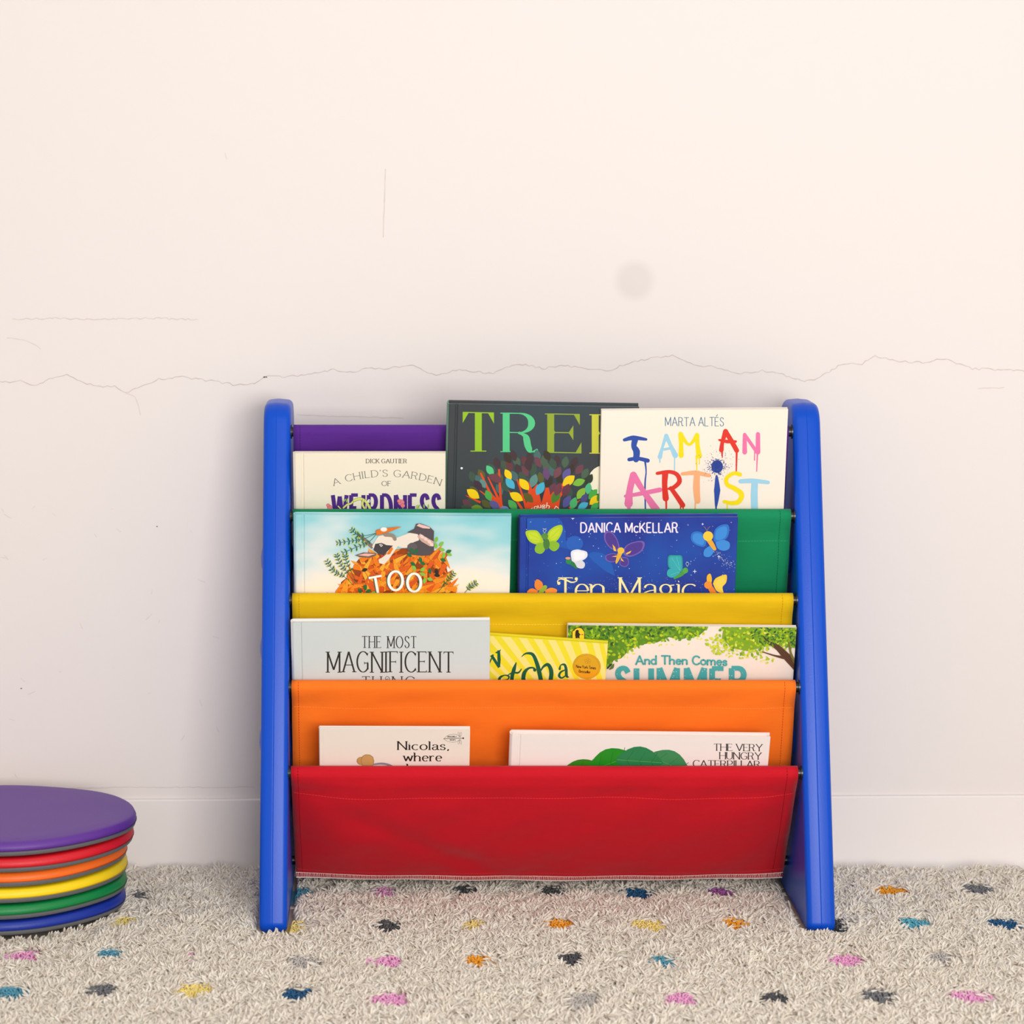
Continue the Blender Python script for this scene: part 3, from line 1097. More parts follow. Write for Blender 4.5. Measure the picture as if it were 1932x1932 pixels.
# ---- white paperback with dripping letters
bk = make_book(3, (1135, 774.5), (1487, 772), .0062, mat('warm_white_cover', (244, 229, 213), .45), 'white paperback with dripping multicoloured paint lettering, right end of the top pocket', G_TOP, hard=False)
c = bk['cv']
c.text('MARTA ALT\u00c9S', 1255, 1365, 803.5, 16, (70, 122, 150), 1.5, 1.2, rnd=True, sp=.2, space=.4, jit=.4)
BL, LB, YE, RE, PK, PE = (46, 78, 160), (158, 206, 226), (246, 216, 20), (222, 52, 40), (234, 118, 164), (248, 172, 122)
Wb = [(([(1178, 830), (1195, 826), (1219, 829)]), [6, 9, 5], BL), ([(1198, 830), (1196, 842), (1201, 852), (1200, 867)], [12, 10, 13, 11], BL), ([(1187, 867), (1203, 865), (1222, 869)], [7, 7, 8], BL), ([(1217, 870), (1219, 890), (1217, 915), (1218, 975)], [4, 2.4, 3, 2.6], BL),
      ([(1257, 822), (1250, 843), (1245, 862)], [8, 5, 9], LB), ([(1257, 822), (1265, 840), (1274, 859)], [8, 7, 11], LB), ([(1252, 848), (1269, 845)], 5, LB), ([(1245, 862), (1245, 872)], 2.5, LB), ([(1273, 860), (1272.5, 892)], 2.2, LB),
      ([(1284, 819), (1285, 838), (1285, 859)], [9, 8, 10], YE), ([(1284, 819), (1300, 839), (1315, 821)], [9, 5, 8], YE), ([(1315, 821), (1316, 840), (1319, 860)], [9, 8, 11], YE), ([(1284, 860), (1284, 863)], 3, YE), ([(1314, 860), (1314.5, 888), (1313, 912)], [4, 2, 2.4], YE), ([(1319, 862), (1319.5, 875)], 2, YE),
      ([(1369, 814), (1363, 834), (1361, 849)], [10, 7, 9], RE), ([(1369, 814), (1380, 832), (1390, 850)], [9, 9, 9], RE), ([(1357, 830), (1372, 833), (1388, 833)], [4, 7, 5], RE), ([(1362, 850), (1362.7, 863)], [4, 2], RE), ([(1390, 850), (1389, 895)], [4, 2.2], RE),
      ([(1405, 820), (1405, 853)], [7, 9], PK), ([(1405, 820), (1428, 853)], 6.5, PK), ([(1430, 819), (1430, 853)], [8, 9], PK), ([(1424, 852), (1423.6, 868)], 2.2, PK), ([(1429, 854), (1427.6, 889)], [3, 2], PK),
      ([(1195, 896), (1188, 925), (1186, 950)], [13, 12, 16], PK), ([(1195, 896), (1213, 925), (1238, 962)], [13, 10, 15], PK), ([(1180, 936), (1210, 931), (1245, 924)], [6, 8, 9], PK), ([(1186, 950), (1188, 975)], [8, 4], PK),
      ([(1255, 893), (1254, 915), (1256, 940)], [12, 10, 12], RE), ([(1240, 893), (1262, 890), (1277, 895), (1282, 908), (1272, 919), (1262, 922)], [6, 7, 8, 9, 8, 5], RE), ([(1266, 921), (1278, 938), (1288, 953)], [8, 9, 10], RE), ([(1257, 940), (1257, 975)], [4, 2.5], RE), ([(1284, 953), (1284, 970)], 2.5, RE), ([(1289, 953), (1289, 975)], 2.5, RE),
      ([(1287, 894), (1312, 892), (1338, 897)], [6, 9, 7], PE), ([(1315, 894), (1314, 920), (1316, 945)], [11, 13, 11], PE), ([(1312, 945), (1311, 975)], 2.5, PE),
      ([(1352, 898), (1353, 925), (1351, 955)], [4, 12, 4], BL), ([(1351, 952), (1351, 972)], 3, BL),
      ([(1396, 895), (1384, 893), (1371, 902), (1372, 914), (1385, 921), (1399, 932), (1394, 946), (1381, 949), (1366, 946)], [8, 7, 8, 8, 9, 10, 9, 8, 6], YE), ([(1372, 948), (1372, 972)], 2.2, YE),
      ([(1397, 908), (1420, 907), (1449, 910)], [8, 9, 7], LB), ([(1424, 909), (1423, 935), (1424, 975)], [12, 13, 13], LB)]
for pts, w_, col in Wb:
    c.brush(pts, w_, col, smooth=len(pts) > 2)
c.ell(1353, 880, 11, 12, (38, 62, 140))
for i in range(330):
    a = random.uniform(0, 6.283)
    d = abs(random.gauss(0, 1)) * (19 if -1.5 < a - 5.4 < 1 else 14) + 5
    x, y, r = 1353 + d * math.cos(a) * 1.15, 880 + d * math.sin(a), random.uniform(.25, 1.0) * (1.3 if d < 16 else .8)
    c.leaf(x, y, r * 3.2, r * 1.2, math.degrees(a), (50, 76, 150) if d < 45 else (110, 100, 120), lay=c.lay + 1 + i * .03)
finish(bk)

# ---- sky blue hardcover, carrots and rabbit
m_sky = mat('sky_cover', (170, 214, 220), .4)
q = NT(m_sky)
cc = q.n('ShaderNodeTexCoord')
mp = q.n('ShaderNodeMapping')
mp.inputs['Scale'].default_value = (8, 0, 19)
mp.inputs['Location'].default_value = (.4, 0, .15)
q.l(cc.outputs['Object'], mp.inputs[0])
nz = q.noise(1.0, 2.5, mp.outputs[0])
sx = q.n('ShaderNodeSeparateXYZ')
q.l(cc.outputs['Object'], sx.inputs[0])
hz = q.n('ShaderNodeMapRange', clamp=True)
q.l(sx.outputs[2], hz.inputs[0])
hz.inputs[1].default_value, hz.inputs[2].default_value = .145, .235
q.l(q.ramp(q.m('ADD', q.m('MULTIPLY', nz, .9), q.m('MULTIPLY', hz.outputs[0], .42)),
           [(0.46, lin((246, 232, 214))), (0.60, lin((222, 228, 224))), (0.78, lin((150, 208, 214))), (0.98, lin((110, 192, 202)))]), q.b.inputs['Base Color'])
bk = make_book(2, (557, 971.5), (965, 974), .009, m_sky, 'sky blue hardcover book with a rabbit lying on a heap of carrots', G_2, off=.0008)
c = bk['cv']
zd = lambda x, y: (540 + x / 4.39, 950 + y / 4.39)
mound = [(430, 760), (455, 650), (520, 600), (570, 500), (600, 460), (700, 430), (850, 395), (960, 370), (1090, 370), (1230, 390), (1310, 450), (1330, 540), (1350, 620), (1400, 745), (1420, 900), (430, 900)]
c.poly([zd(*p) for p in mound], (150, 66, 22))
CAR = [(242, 140, 34), (234, 116, 26), (244, 156, 40), (222, 92, 28), (238, 126, 24), (210, 84, 26), (246, 172, 54)]


def inside(x, y, pg):
    r = False
    for i in range(len(pg)):
        x0, y0 = pg[i - 1]
        x1, y1 = pg[i]
        if (y0 > y) != (y1 > y) and x < (x1 - x0) * (y - y0) / (y1 - y0) + x0:
            r = not r
    return r


def carrot(x, y, ang, ln, wd, col):
    ca, sa = math.cos(math.radians(ang)), math.sin(math.radians(ang))
    pf = [(0, -.35), (.08, -.5), (.5, -.36), (.85, -.14), (1, 0), (.85, .14), (.5, .36), (.08, .5), (0, .35)]
    P_ = lambda a, b_: (x + a * ln * ca - b_ * wd * sa, y + a * ln * sa + b_ * wd * ca)
    c.lay += .16
    c.poly([P_(a - .01, b_ * 1.12) for a, b_ in pf], tuple(v * .7 for v in col), up=False)
    c.lay += .16
    c.poly([P_(a, b_) for a, b_ in pf], col, up=False)
    c.lay += .16
    for tt in (.2, .36, .52, .68):
        c.strip([P_(tt, -.22), P_(tt + .02, .1)], .5, tuple(v * .8 for v in col), up=False)


rs = random.Random(5)
cands = []
while len(cands) < 230:
    x, y = rs.uniform(440, 1400), rs.uniform(400, 860)
    if inside(x, y, mound):
        cands.append((x, y))
cands.sort(key=lambda p: p[1] + rs.uniform(-60, 60))
for i, (x, y) in enumerate(cands):
    ang = math.degrees(math.atan2(y - 900, x - 900)) + rs.choice((rs.gauss(0, 28), rs.gauss(0, 28), rs.gauss(180, 30), rs.gauss(90, 30)))
    p = zd(x, y)
    carrot(p[0] - 9 * math.cos(math.radians(ang)), p[1] - 9 * math.sin(math.radians(ang)), ang, rs.uniform(26, 38), rs.uniform(7.5, 10), rs.choice(CAR))
c.lay += 1
CRM, GRY = (232, 222, 206), (84, 78, 82)
zp = lambda pts: [zd(*p) for p in pts]
c.poly(zp([(575, 245), (630, 262), (690, 310), (730, 350), (708, 372), (650, 320)]), (132, 116, 108))
c.poly(zp([(568, 425), (640, 402), (745, 408), (745, 425), (690, 445), (610, 440)]), (100, 92, 90))
c.poly(zp([(590, 424), (650, 410), (740, 414), (680, 434)]), (238, 176, 164))
c.poly(zp([(740, 300), (765, 265), (810, 258), (860, 270), (900, 285), (960, 262), (1020, 240), (1090, 235), (1150, 255), (1170, 300), (1110, 330), (1040, 360), (960, 362), (925, 350), (890, 400), (850, 460), (810, 500), (770, 490), (765, 460), (800, 440), (850, 400), (860, 350), (800, 340)]), CRM)
c.poly(zp([(712, 350), (740, 300), (765, 268), (830, 262), (880, 300), (880, 345), (840, 400), (790, 420), (740, 400)]), CRM)
c.poly(zp([(738, 330), (790, 322), (830, 340), (885, 345), (845, 385), (810, 425), (760, 412), (722, 380)]), (70, 64, 68))
c.poly(zp([(770, 335), (790, 330), (800, 345), (785, 355)]), (240, 236, 228))
c.ell(*zd(786, 341), 1.3, 1.3, (20, 20, 20))
c.poly(zp([(850, 380), (875, 352), (885, 372), (860, 415), (835, 420)]), (226, 120, 30))
c.poly(zp([(1000, 235), (1060, 205), (1075, 165), (1110, 160), (1190, 190), (1225, 225), (1222, 300), (1225, 380), (1190, 425), (1120, 430), (1040, 420), (1000, 385), (1005, 340), (1060, 315), (1100, 300), (1090, 250)]), GRY)
c.poly(zp([(1080, 180), (1100, 163), (1190, 192), (1190, 205), (1130, 200)]), (232, 190, 180))
c.poly(zp([(1085, 270), (1110, 245), (1150, 270), (1220, 310), (1222, 350), (1190, 350), (1120, 310)]), (206, 166, 152))
for x, y in ((1125, 270), (1155, 290), (1185, 312), (1205, 335)):
    c.ell(*zd(x, y), 4.2, 3, (238, 204, 192), rot=40)
c.ell(*zd(1045, 355), 9, 8, (96, 90, 94))
c.brush(zp([(820, 255), (880, 262), (900, 290)]), 7, (150, 132, 118), smooth=True)
lay0 = c.lay
carrot(*zd(745, 240), -14, 50, 10, (226, 118, 36))
c.ell(*zd(808, 210), 6.5, 4.2, CRM)
for x in (795, 808, 822):
    c.ell(*zd(x, 207), 2, 3, (245, 236, 224))


def frond(pts, side, n, rgb=(34, 92, 54), ln=6):
    c.brush(zp(pts), .9, rgb, smooth=True, rounded=False)
    ps = CR(zp(pts), 10)
    for i in range(n):
        k_ = int((1 - (i / n) * .75) * (len(ps) - 1))
        p = ps[k_]
        d = ps[max(0, k_ - 1)]
        an = math.degrees(math.atan2(p[1] - d[1], p[0] - d[0]))
        for sg in (-1, 1):
            for e in (0, 1):
                aa = an + sg * (48 + e * 14)
                r_ = ln * (.55 + .6 * (1 - abs(i / n - .35)))
                q0 = (p[0] + r_ * (.5 + .35 * e) * math.cos(math.radians(aa)), p[1] + r_ * (.5 + .35 * e) * math.sin(math.radians(aa)))
                c.leaf(q0[0], q0[1], r_ * .9, 1.9, aa - sg * 14 * e, rgb if e == 0 else (206, 200, 60) if (i + e) % 2 else (70, 130, 60), lay=c.lay + 1)
    c.lay += 1


frond([(745, 243), (640, 290), (540, 305), (430, 322)], 1, 8)
frond([(745, 243), (650, 262), (590, 255), (545, 215)], 1, 6)
frond([(745, 250), (690, 310), (600, 350), (475, 402)], 1, 8)
frond([(560, 675), (480, 600), (400, 560), (340, 475)], 1, 9)
frond([(575, 660), (510, 570), (450, 500), (420, 425)], 1, 8)
frond([(580, 650), (540, 560), (500, 480), (490, 430)], 1, 6)
frond([(1240, 745), (1300, 680), (1345, 620), (1385, 575)], 1, 7)
frond([(1470, 745), (1500, 710), (1530, 680), (1570, 655)], 1, 6)
for x, y, r, g in ((1243, 295, 110, 1), (1285, 330, 140, 1), (1240, 345, 80, 1), (1290, 378, 10, 1), (1350, 415, 30, 1), (1305, 425, 100, 1), (1345, 392, 160, 0), (1300, 463, 20, 0), (1040, 385, 60, 0), (1075, 390, 110, 0),
                   (1020, 420, 40, 0), (1112, 462, 80, 0), (1130, 490, 30, 0), (1060, 530, 60, 1), (1130, 540, 140, 1), (1130, 580, 20, 1), (1145, 635, 100, 1), (1190, 622, 20, 1), (1050, 495, 30, 0), (1190, 555, 80, 0),
                   (610, 718, 60, 0), (655, 690, 90, 0), (680, 720, 150, 0), (720, 738, 160, 1), (1245, 560, 80, 2), (1250, 590, 10, 2), (650, 545, 160, 2)):
    c.leaf(*zd(x, y), 12, 6.5, r, ((38, 104, 62), (128, 190, 70), (40, 40, 36))[g])
for dx, col, in ((-1.8, (40, 96, 88)), (0, (250, 244, 236))):
    c.brush([(695.5 + dx, 1089.5), (720 + dx, 1085)], 3.8, col, rounded=False)
    c.brush([(707.6 + dx, 1087), (715 + dx, 1128)], 4.8, col, rounded=False)
    for cx_, cy_, rx, ry in ((746.5, 1094.5, 13.2, 17.8), (781.5, 1098, 12.6, 17)):
        pts = [(cx_ + dx + rx * math.cos(t), cy_ + ry * math.sin(t)) for t in np.linspace(0, 2 * math.pi, 33)]
        pts[-1] = pts[0]
        c.strip(pts, [4.0 + 1.4 * abs(math.cos(t)) for t in np.linspace(0, 2 * math.pi, 33)], col)
c.text('MANY', 640, 800, 1170, 36, (250, 244, 236), 5, 4, sp=.3)
finish(bk)

# ---- deep blue hardcover with butterflies
m_deep = mat('night_blue_cover', (36, 58, 146), .34)
q = NT(m_deep)
q.l(q.ramp(q.noise(14, 2), [(0.35, lin((34, 50, 140))), (0.7, lin((30, 76, 166)))]), q.b.inputs['Base Color'])
bk = make_book(2, (981, 977.5), (1393, 975.5), .011, m_deep, 'deep blue hardcover book with colourful butterflies, right of the carrot book', G_2, spine_m=mat('navy_spine', (26, 36, 92), .4))
c = bk['cv']
ze = lambda x, y: (960 + x / 4.39, 950 + y / 4.39)
zq = lambda pts: [ze(*p) for p in pts]
LBL = (36, 92, 180)
c.poly(zq([(150, 112), (400, 112), (440, 150), (470, 230), (470, 300), (500, 380), (420, 360), (350, 300), (150, 290)]), (34, 84, 172))
c.ell(*ze(545, 330), 16, 14, LBL)
c.poly(zq([(650, 420), (700, 400), (770, 410), (830, 450), (860, 520), (880, 600), (800, 560), (700, 480)]), (32, 88, 176))
for i in range(150):
    x, y = rs.uniform(120, 1880), rs.uniform(130, 800)
    r = rs.choice((.35, .45, .6, .9))
    c.ell(*ze(x, y), r, r, (196, 206, 236), n=5, lay=c.lay + 2)
for i in range(160):
    x, y = rs.gauss(1000, 330), rs.gauss(690, 40)
    c.ell(*ze(x, y), .4, .4, (170, 196, 236), n=5, lay=c.lay + 2)
for i in range(70):
    t = rs.random()
    c.ell(*ze(1700 + 170 * t + rs.gauss(0, 16), 410 + 120 * t + rs.gauss(0, 22)), .5, .5, (220, 226, 200), n=5, lay=c.lay + 2)
c.lay += 3
for x, y, r in ((530, 122, 4), (1540, 562, 5), (1740, 440, 4), (1605, 170, 3)):
    for a in (0, 90):
        c.leaf(*ze(x, y), r * 1.7, 1.4, a, (214, 220, 246))
c.text('DANICA M\u1d04KELLAR', 1096, 1279, 1004.6, 18.4, (238, 226, 236), 2.7, 2.3, sp=.22, space=.42)


def wing(pts, col, inner=None, k_=.7):
    p = CR(zq(pts + [pts[0]]), 5)[:-1]
    c.poly(p, col)
    if inner:
        cx_, cy_ = sum(a for a, _ in p) / len(p), sum(a for _, a in p) / len(p)
        c.poly([(cx_ + (a - cx_) * k_, cy_ + (b_ - cy_) * k_) for a, b_ in p], inner)


def vein(o_, tips, col):
    for t in tips:
        c.strip([ze(*o_), ze(*t)], .5, col)


def antennae(x, y, col, d=1):
    for s in (-1, 1):
        c.brush(zq([(x, y), (x + 12 * s, y - 26), (x + 26 * s * d, y - 40)]), .6, col, smooth=True, rounded=False)


GW, GW2 = (172, 200, 36), (134, 180, 50)
wing([(280, 290), (240, 230), (190, 220), (140, 232), (150, 280), (180, 320), (240, 340), (285, 320)], GW, (192, 212, 48))
wing([(315, 280), (330, 230), (380, 190), (435, 178), (445, 220), (420, 280), (380, 320), (325, 320)], GW, (192, 212, 48))
wing([(290, 325), (240, 330), (215, 370), (225, 405), (270, 415), (300, 380)], GW2)
wing([(325, 320), (370, 310), (415, 330), (412, 370), (375, 395), (335, 370)], GW2)
vein((290, 310), [(170, 250), (180, 300), (240, 395)], (150, 190, 40))
vein((322, 305), [(420, 210), (410, 270), (390, 380)], (150, 190, 40))
c.ell(*ze(312, 335), 6, 10.5, (70, 122, 56))
c.ell(*ze(298, 270), 6.4, 6.2, (84, 136, 60))
antennae(296, 245, (200, 210, 190), -.6)
wing([(520, 470), (515, 400), (560, 380), (600, 385), (645, 400), (648, 440), (610, 470), (545, 490)], (226, 226, 232), (236, 236, 240))
wing([(540, 490), (600, 470), (630, 500), (615, 535), (570, 530)], (214, 212, 222))
c.brush(zq([(490, 480), (530, 500), (560, 535)]), [8, 8, 3], (38, 122, 74), smooth=True)
c.ell(*ze(494, 478), 5.4, 5.2, (44, 132, 82))
c.ell(*ze(490, 452), 5, 2.4, (222, 150, 120))
PU, PU2 = (112, 88, 168), (76, 56, 140)
for pts in ([(900, 395), (840, 370), (795, 310), (790, 250), (815, 225), (860, 240), (900, 300), (918, 370)], [(945, 380), (980, 340), (1040, 315), (1110, 310), (1125, 345), (1095, 400), (1010, 440), (955, 425)],
            [(905, 420), (860, 410), (800, 430), (808, 470), (860, 485), (905, 460)], [(935, 440), (985, 450), (992, 500), (960, 525), (915, 500)]):
    wing(pts, PU, PU2, .82)
for pts in ([(858, 335), (880, 360), (890, 395), (870, 390)], [(970, 410), (1015, 388), (1005, 408), (975, 422)], [(850, 440), (895, 428), (890, 440)], [(925, 440), (955, 480), (930, 470)]):
    c.poly(zq(pts), (236, 186, 64))
c.brush(zq([(925, 400), (905, 450), (890, 490)]), [9, 7, 3], (224, 172, 56), smooth=True)
c.ell(*ze(928, 388), 6.4, 6, (232, 190, 66))
BW, BW2 = (44, 112, 196), (62, 136, 214)
wing([(1640, 300), (1600, 240), (1540, 230), (1508, 260), (1515, 310), (1560, 345), (1620, 355)], BW, BW2, .75)
wing([(1695, 270), (1710, 210), (1760, 175), (1815, 175), (1825, 230), (1800, 290), (1740, 320), (1700, 310)], BW, BW2, .75)
wing([(1710, 320), (1770, 300), (1825, 320), (1825, 370), (1780, 390), (1730, 370)], BW2)
wing([(1660, 350), (1620, 380), (1615, 430), (1660, 440), (1695, 400), (1690, 360)], BW2)
c.brush(zq([(1650, 290), (1680, 335), (1705, 375)]), [9, 9, 6], (226, 166, 58), smooth=True)
c.ell(*ze(1650, 268), 9.4, 9.2, (238, 196, 62))
antennae(1640, 228, (170, 150, 110))
TE_ = (54, 164, 172)
wing([(1440, 560), (1440, 480), (1430, 430), (1380, 425), (1325, 430), (1315, 480), (1325, 530), (1380, 570)], (44, 140, 150), TE_, .85)
wing([(1420, 570), (1370, 540), (1320, 545), (1310, 590), (1345, 612), (1400, 600)], TE_)
vein((1420, 560), [(1350, 450), (1390, 440), (1340, 590)], (110, 200, 200))
c.brush(zq([(1455, 560), (1420, 590), (1370, 618)]), [8, 7, 3], (74, 148, 74), smooth=True)
c.ell(*ze(1462, 552), 5.2, 5.4, (84, 160, 74))
antennae(1478, 520, (190, 210, 180), -.3)
OG = (228, 132, 52)
wing([(240, 720), (215, 690), (215, 650), (235, 625), (275, 650), (280, 695)], OG)
wing([(240, 720), (190, 700), (150, 730), (170, 770), (230, 770)], OG)
wing([(300, 715), (350, 695), (400, 715), (370, 760), (310, 770)], (236, 146, 60))
c.brush(zq([(300, 690), (270, 725), (240, 760)]), [8, 9, 4], (146, 172, 56), smooth=True)
YW = (232, 182, 52)
wing([(1640, 650), (1640, 600), (1665, 578), (1680, 610), (1675, 655)], YW)
wing([(1690, 660), (1710, 620), (1760, 595), (1803, 590), (1800, 650), (1770, 690), (1775, 740), (1720, 720)], (238, 196, 64), (242, 206, 84), .7)
c.brush(zq([(1660, 680), (1690, 730), (1720, 790)]), [9, 11, 8], (226, 130, 50), smooth=True)
c.ell(*ze(1650, 672), 7.4, 7.2, (232, 140, 56))
CT = (246, 228, 168)
c.text('Ten', 1053, 1141, 1128.5, 39, CT, 4.4, 1.6, serif=4.5, tick=3, lc=1.36, sp=.12)
c.text('Magic', 1168, 1313, 1128.5, 39, CT, 4.4, 1.6, serif=4.5, lc=1.36, sp=.12)
c.brush(zq([(412, 656), (402, 640), (430, 622), (480, 634), (520, 650), (560, 640), (558, 622)]), [3.4, 1.4, 2, 3, 2.6, 1.6, 4], CT, smooth=True)
c.ell(*ze(414, 658), 3, 3, CT)
c.ell(*ze(558, 621), 3, 3, CT)
finish(bk)

# ---- pale grey-blue hardcover
m_pale = mat('pale_grey_blue_jacket', (202, 209, 207), .32)
bk = make_book(1, (551.5, 1174.5), (924.5, 1172), .0105, m_pale, 'pale grey hardcover book with thin black capitals, left of the lemon yellow book', G_3, depth=.126, spine_m=mat('white_board', (240, 236, 232), .5), back_m=mat('white_board', (240, 236, 232), .5))
c = bk['cv']
c.text('THE MOST', 683, 785.5, 1222, 21.5, (46, 42, 38), 2.0, 1.0, serif=2.6, tick=2.6, sp=.26, space=.62, jit=.3)
c.text('MAGNIFICENT', 617, 855, 1268, 38, (46, 42, 38), 3.2, 1.5, serif=4.0, tick=4.5, sp=.22, jit=.5)
c.text('TH', 683, 719, 1299, 22.5, (46, 42, 38), 2.0, 1.0, serif=2.6, tick=2.6, sp=.26)
c.text('NG', 741, 783, 1299, 22.5, (46, 42, 38), 2.0, 1.0, serif=2.6, tick=2.6, sp=.26)
c.strip([(730, 1284), (730, 1299)], 2, (46, 42, 38))
pts = [(730 + (1.2 + t * .55) * math.cos(t), 1280 + (1.2 + t * .5) * math.sin(t)) for t in np.linspace(0, 7, 24)]
c.strip(pts, .9, (46, 42, 38))
finish(bk)

# ---- yellow striped hardcover, leaning, with gold sticker
m_yel = mat('lemon_cover', (234, 218, 44), .35)
bk = make_book(1, (927, 1199.5), (1147, 1214.5), .0085, m_yel, 'tilted lemon yellow hardcover with striped cover and round gold sticker', G_3, off=.0012, yaw=-5.0, fullw=.165, depth=.128)
c = bk['cv']
zg = lambda x, y: (860 + x / 6.44, 1140 + y / 6.44)
V0 = (2245, 2617)
for x0, x1 in ((-130, -60), (30, 110), (210, 290), (400, 490), (578, 690), (778, 872), (952, 1045), (1118, 1212), (1290, 1382), (1480, 1565), (1648, 1728), (1788, 1850)):
    def ext(x, y0=430, t=-.35):
        return (x + (V0[0] - x) * t, y0 + (V0[1] - y0) * t)
    c.poly([zg(*ext(x0)), zg(*ext(x1)), zg(*ext(x1, t=.8)), zg(*ext(x0, t=.8))], (240, 226, 128), lay=1)
c.lay = 2
rot = lambda k_: (lambda px, py: (px, py + (px - 1000) * k_))
GR = (14, 88, 60)
c.brush([(906, 1227), (918, 1262)], [6, 6], GR, rounded=False)
c.brush([(918, 1262), (931, 1235)], 2.4, GR, rounded=False)
c.brush([(927, 1236), (942, 1259)], [5.5, 5.5], GR, rounded=False)
c.brush([(942, 1259), (941.5, 1245), (941, 1227)], [3, 6.5, 5], GR, rounded=False)
c.poly([(934, 1231), (945.5, 1225), (943, 1230), (937, 1233)], GR)
c.brush([(941, 1284), (957, 1282), (960, 1276), (952, 1274), (943, 1279), (942, 1290), (950, 1297), (960, 1294)], [2, 2, 3.5, 2, 5, 6, 4, 1.5], GR, smooth=True)
c.brush([(974, 1250), (970, 1262), (966, 1278), (967, 1292), (976, 1295), (983, 1288)], [1.5, 7, 7, 6.5, 4, 1.5], GR, smooth=True)
c.brush([(959, 1273), (968, 1269), (978, 1269), (984, 1262)], [1.5, 3.5, 3.5, 1.5], GR, smooth=True)
c.brush([(1009, 1264), (1006, 1260), (997, 1261), (989, 1270), (988, 1284), (996, 1294), (1008, 1290)], [6.5, 3, 4, 7.5, 8, 4.5, 1.5], GR, smooth=True)
c.brush([(984, 1239), (992, 1233), (1004, 1234), (1011, 1246), (1017, 1266), (1023, 1296)], [1, 3.2, 6, 7, 8, 8], GR, smooth=True)
c.brush([(1019, 1268), (1025, 1258), (1034, 1254), (1040, 1266), (1039, 1282), (1035, 1296)], [2, 4, 6.5, 8, 8, 4], GR, smooth=True)
c.brush([(1056, 1262), (1058, 1255), (1065, 1254), (1068, 1262), (1069, 1275), (1073, 1277.5)], [4.5, 2, 4.5, 5.5, 5.5, 1.5], GR, smooth=True)
c.brush([(1068, 1263), (1058, 1268), (1055, 1275), (1060, 1279), (1068, 1274)], [2, 3.5, 5, 3, 2], GR, smooth=True)
finish(bk)
# the sticker is a part of its own
sm = MB()
ck = Cover(bk, sm, .00030)
pc = ck.loc((1107, 1257))
m_gold = mat('gold_foil', (238, 184, 36), .32, .6)
m_gold.node_tree.nodes['Principled BSDF'].inputs['Metallic'].default_value = .35
m_gold2 = mat('gold_foil_rim', (206, 142, 20), .35, .5)
m_gold2.node_tree.nodes['Principled BSDF'].inputs['Metallic'].default_value = .35
RS = .0156
ring = [[(pc[0] + r * math.cos(t), -e, pc[1] + r * math.sin(t)) for t in np.linspace(0, 2 * math.pi, 49)[:-1]] for r, e in ((RS, .0002), (RS, .0004), (RS * .975, .00048), (RS * .95, .0004), (RS * .90, .0004), (RS * .88, .00048), (RS * .86, .0004))]
for i, mm in enumerate((m_gold2, m_gold2, m_gold, m_gold, m_gold2, m_gold)):
    sm.grid([ring[i], ring[i + 1]], mm, close_u=True)
sm.add(ring[-1], [tuple(range(48))], m_gold)
ck.base = .00045
rw = lambda px, py: (px, py + (px - 1105) * .085)
ck.text('New York Times', 1087, 1124, 1261, 5.6, (60, 30, 16), .9, .7, warp=rw, sp=.14, space=.3, lc=1.15)
ck.text('Bestseller', 1092.5, 1114, 1269.5, 5.2, (60, 30, 16), .9, .7, warp=rw, sp=.14, lc=1.15)
for a in (0, 72, 144, 216, 288):
    pts = [(1109 + 3.6 * math.cos(math.radians(a - 90)) + 2.6 * math.cos(t), 1247 + 3.2 * math.sin(math.radians(a - 90)) + 2.2 * math.sin(t)) for t in np.linspace(0, 6.2832, 13)]
    pts[-1] = pts[0]
    ck.strip(pts, .5, (200, 140, 30))
so = sm.build('sticker', None, bk['root'])
so['label'] = 'round gold foil sticker'

# ---- leafy paperback
bk = make_book(1, (1071.5, 1179), (1503, 1183.5), .0058, mat('blush_white_cover', (240, 225, 211), .34), 'leafy green paperback with teal lettering, tucked behind the lemon yellow book', G_3, off=.0150, hard=False)
c = bk['cv']
zh = lambda x, y: (1130 + x / 4.83, 1140 + y / 4.83)


def foliage(bound, n, cols, seed, dens=None, big=9):
    r_ = random.Random(seed)
    xs = [p[0] for p in bound]
    ys = [p[1] for p in bound]
    i = 0
    while i < n:
        x, y = r_.uniform(min(xs), max(xs)), r_.uniform(min(ys), max(ys))
        if inside(x, y, bound):
            c.leaf(x, y, r_.uniform(.5, 1) * big, r_.uniform(.35, .5) * big, r_.uniform(0, 180), r_.choice(cols), lay=c.lay + 1 + i * .055)
            i += 1
    c.lay += 1 + n * .055


LIGHTG = [(206, 214, 60), (190, 206, 50), (220, 222, 90), (170, 196, 40)]
MIDG = [(122, 166, 32), (146, 184, 34), (96, 146, 34), (170, 198, 40), (110, 156, 40), (196, 206, 30)]
DARKG = [(54, 96, 32), (70, 116, 36), (50, 86, 40), (92, 138, 34), (112, 158, 40), (76, 122, 44)]
bA = [(1060, 1170), (1346, 1170), (1334, 1190), (1318, 1204), (1280, 1210), (1262, 1206), (1240, 1216), (1215, 1219), (1190, 1228), (1172, 1246), (1158, 1250), (1150, 1262), (1060, 1270)]
bA2 = [(x + (6 if x > 1100 else 0), y + 5) for x, y in bA]
foliage([(1147, 1200), (1340, 1200), (1310, 1214), (1260, 1221), (1215, 1226), (1190, 1236), (1170, 1250), (1150, 1256)], 60, [(232, 226, 140), (226, 224, 120), (214, 218, 90)], 3, big=8)
c.poly([(x, y - 4) for x, y in bA], (92, 138, 34))
foliage(bA, 420, MIDG, 4, big=11)
foliage([(1060, 1170), (1330, 1170), (1290, 1192), (1240, 1200), (1190, 1205), (1150, 1225), (1060, 1240)], 330, DARKG + MIDG[:2], 5, big=10)
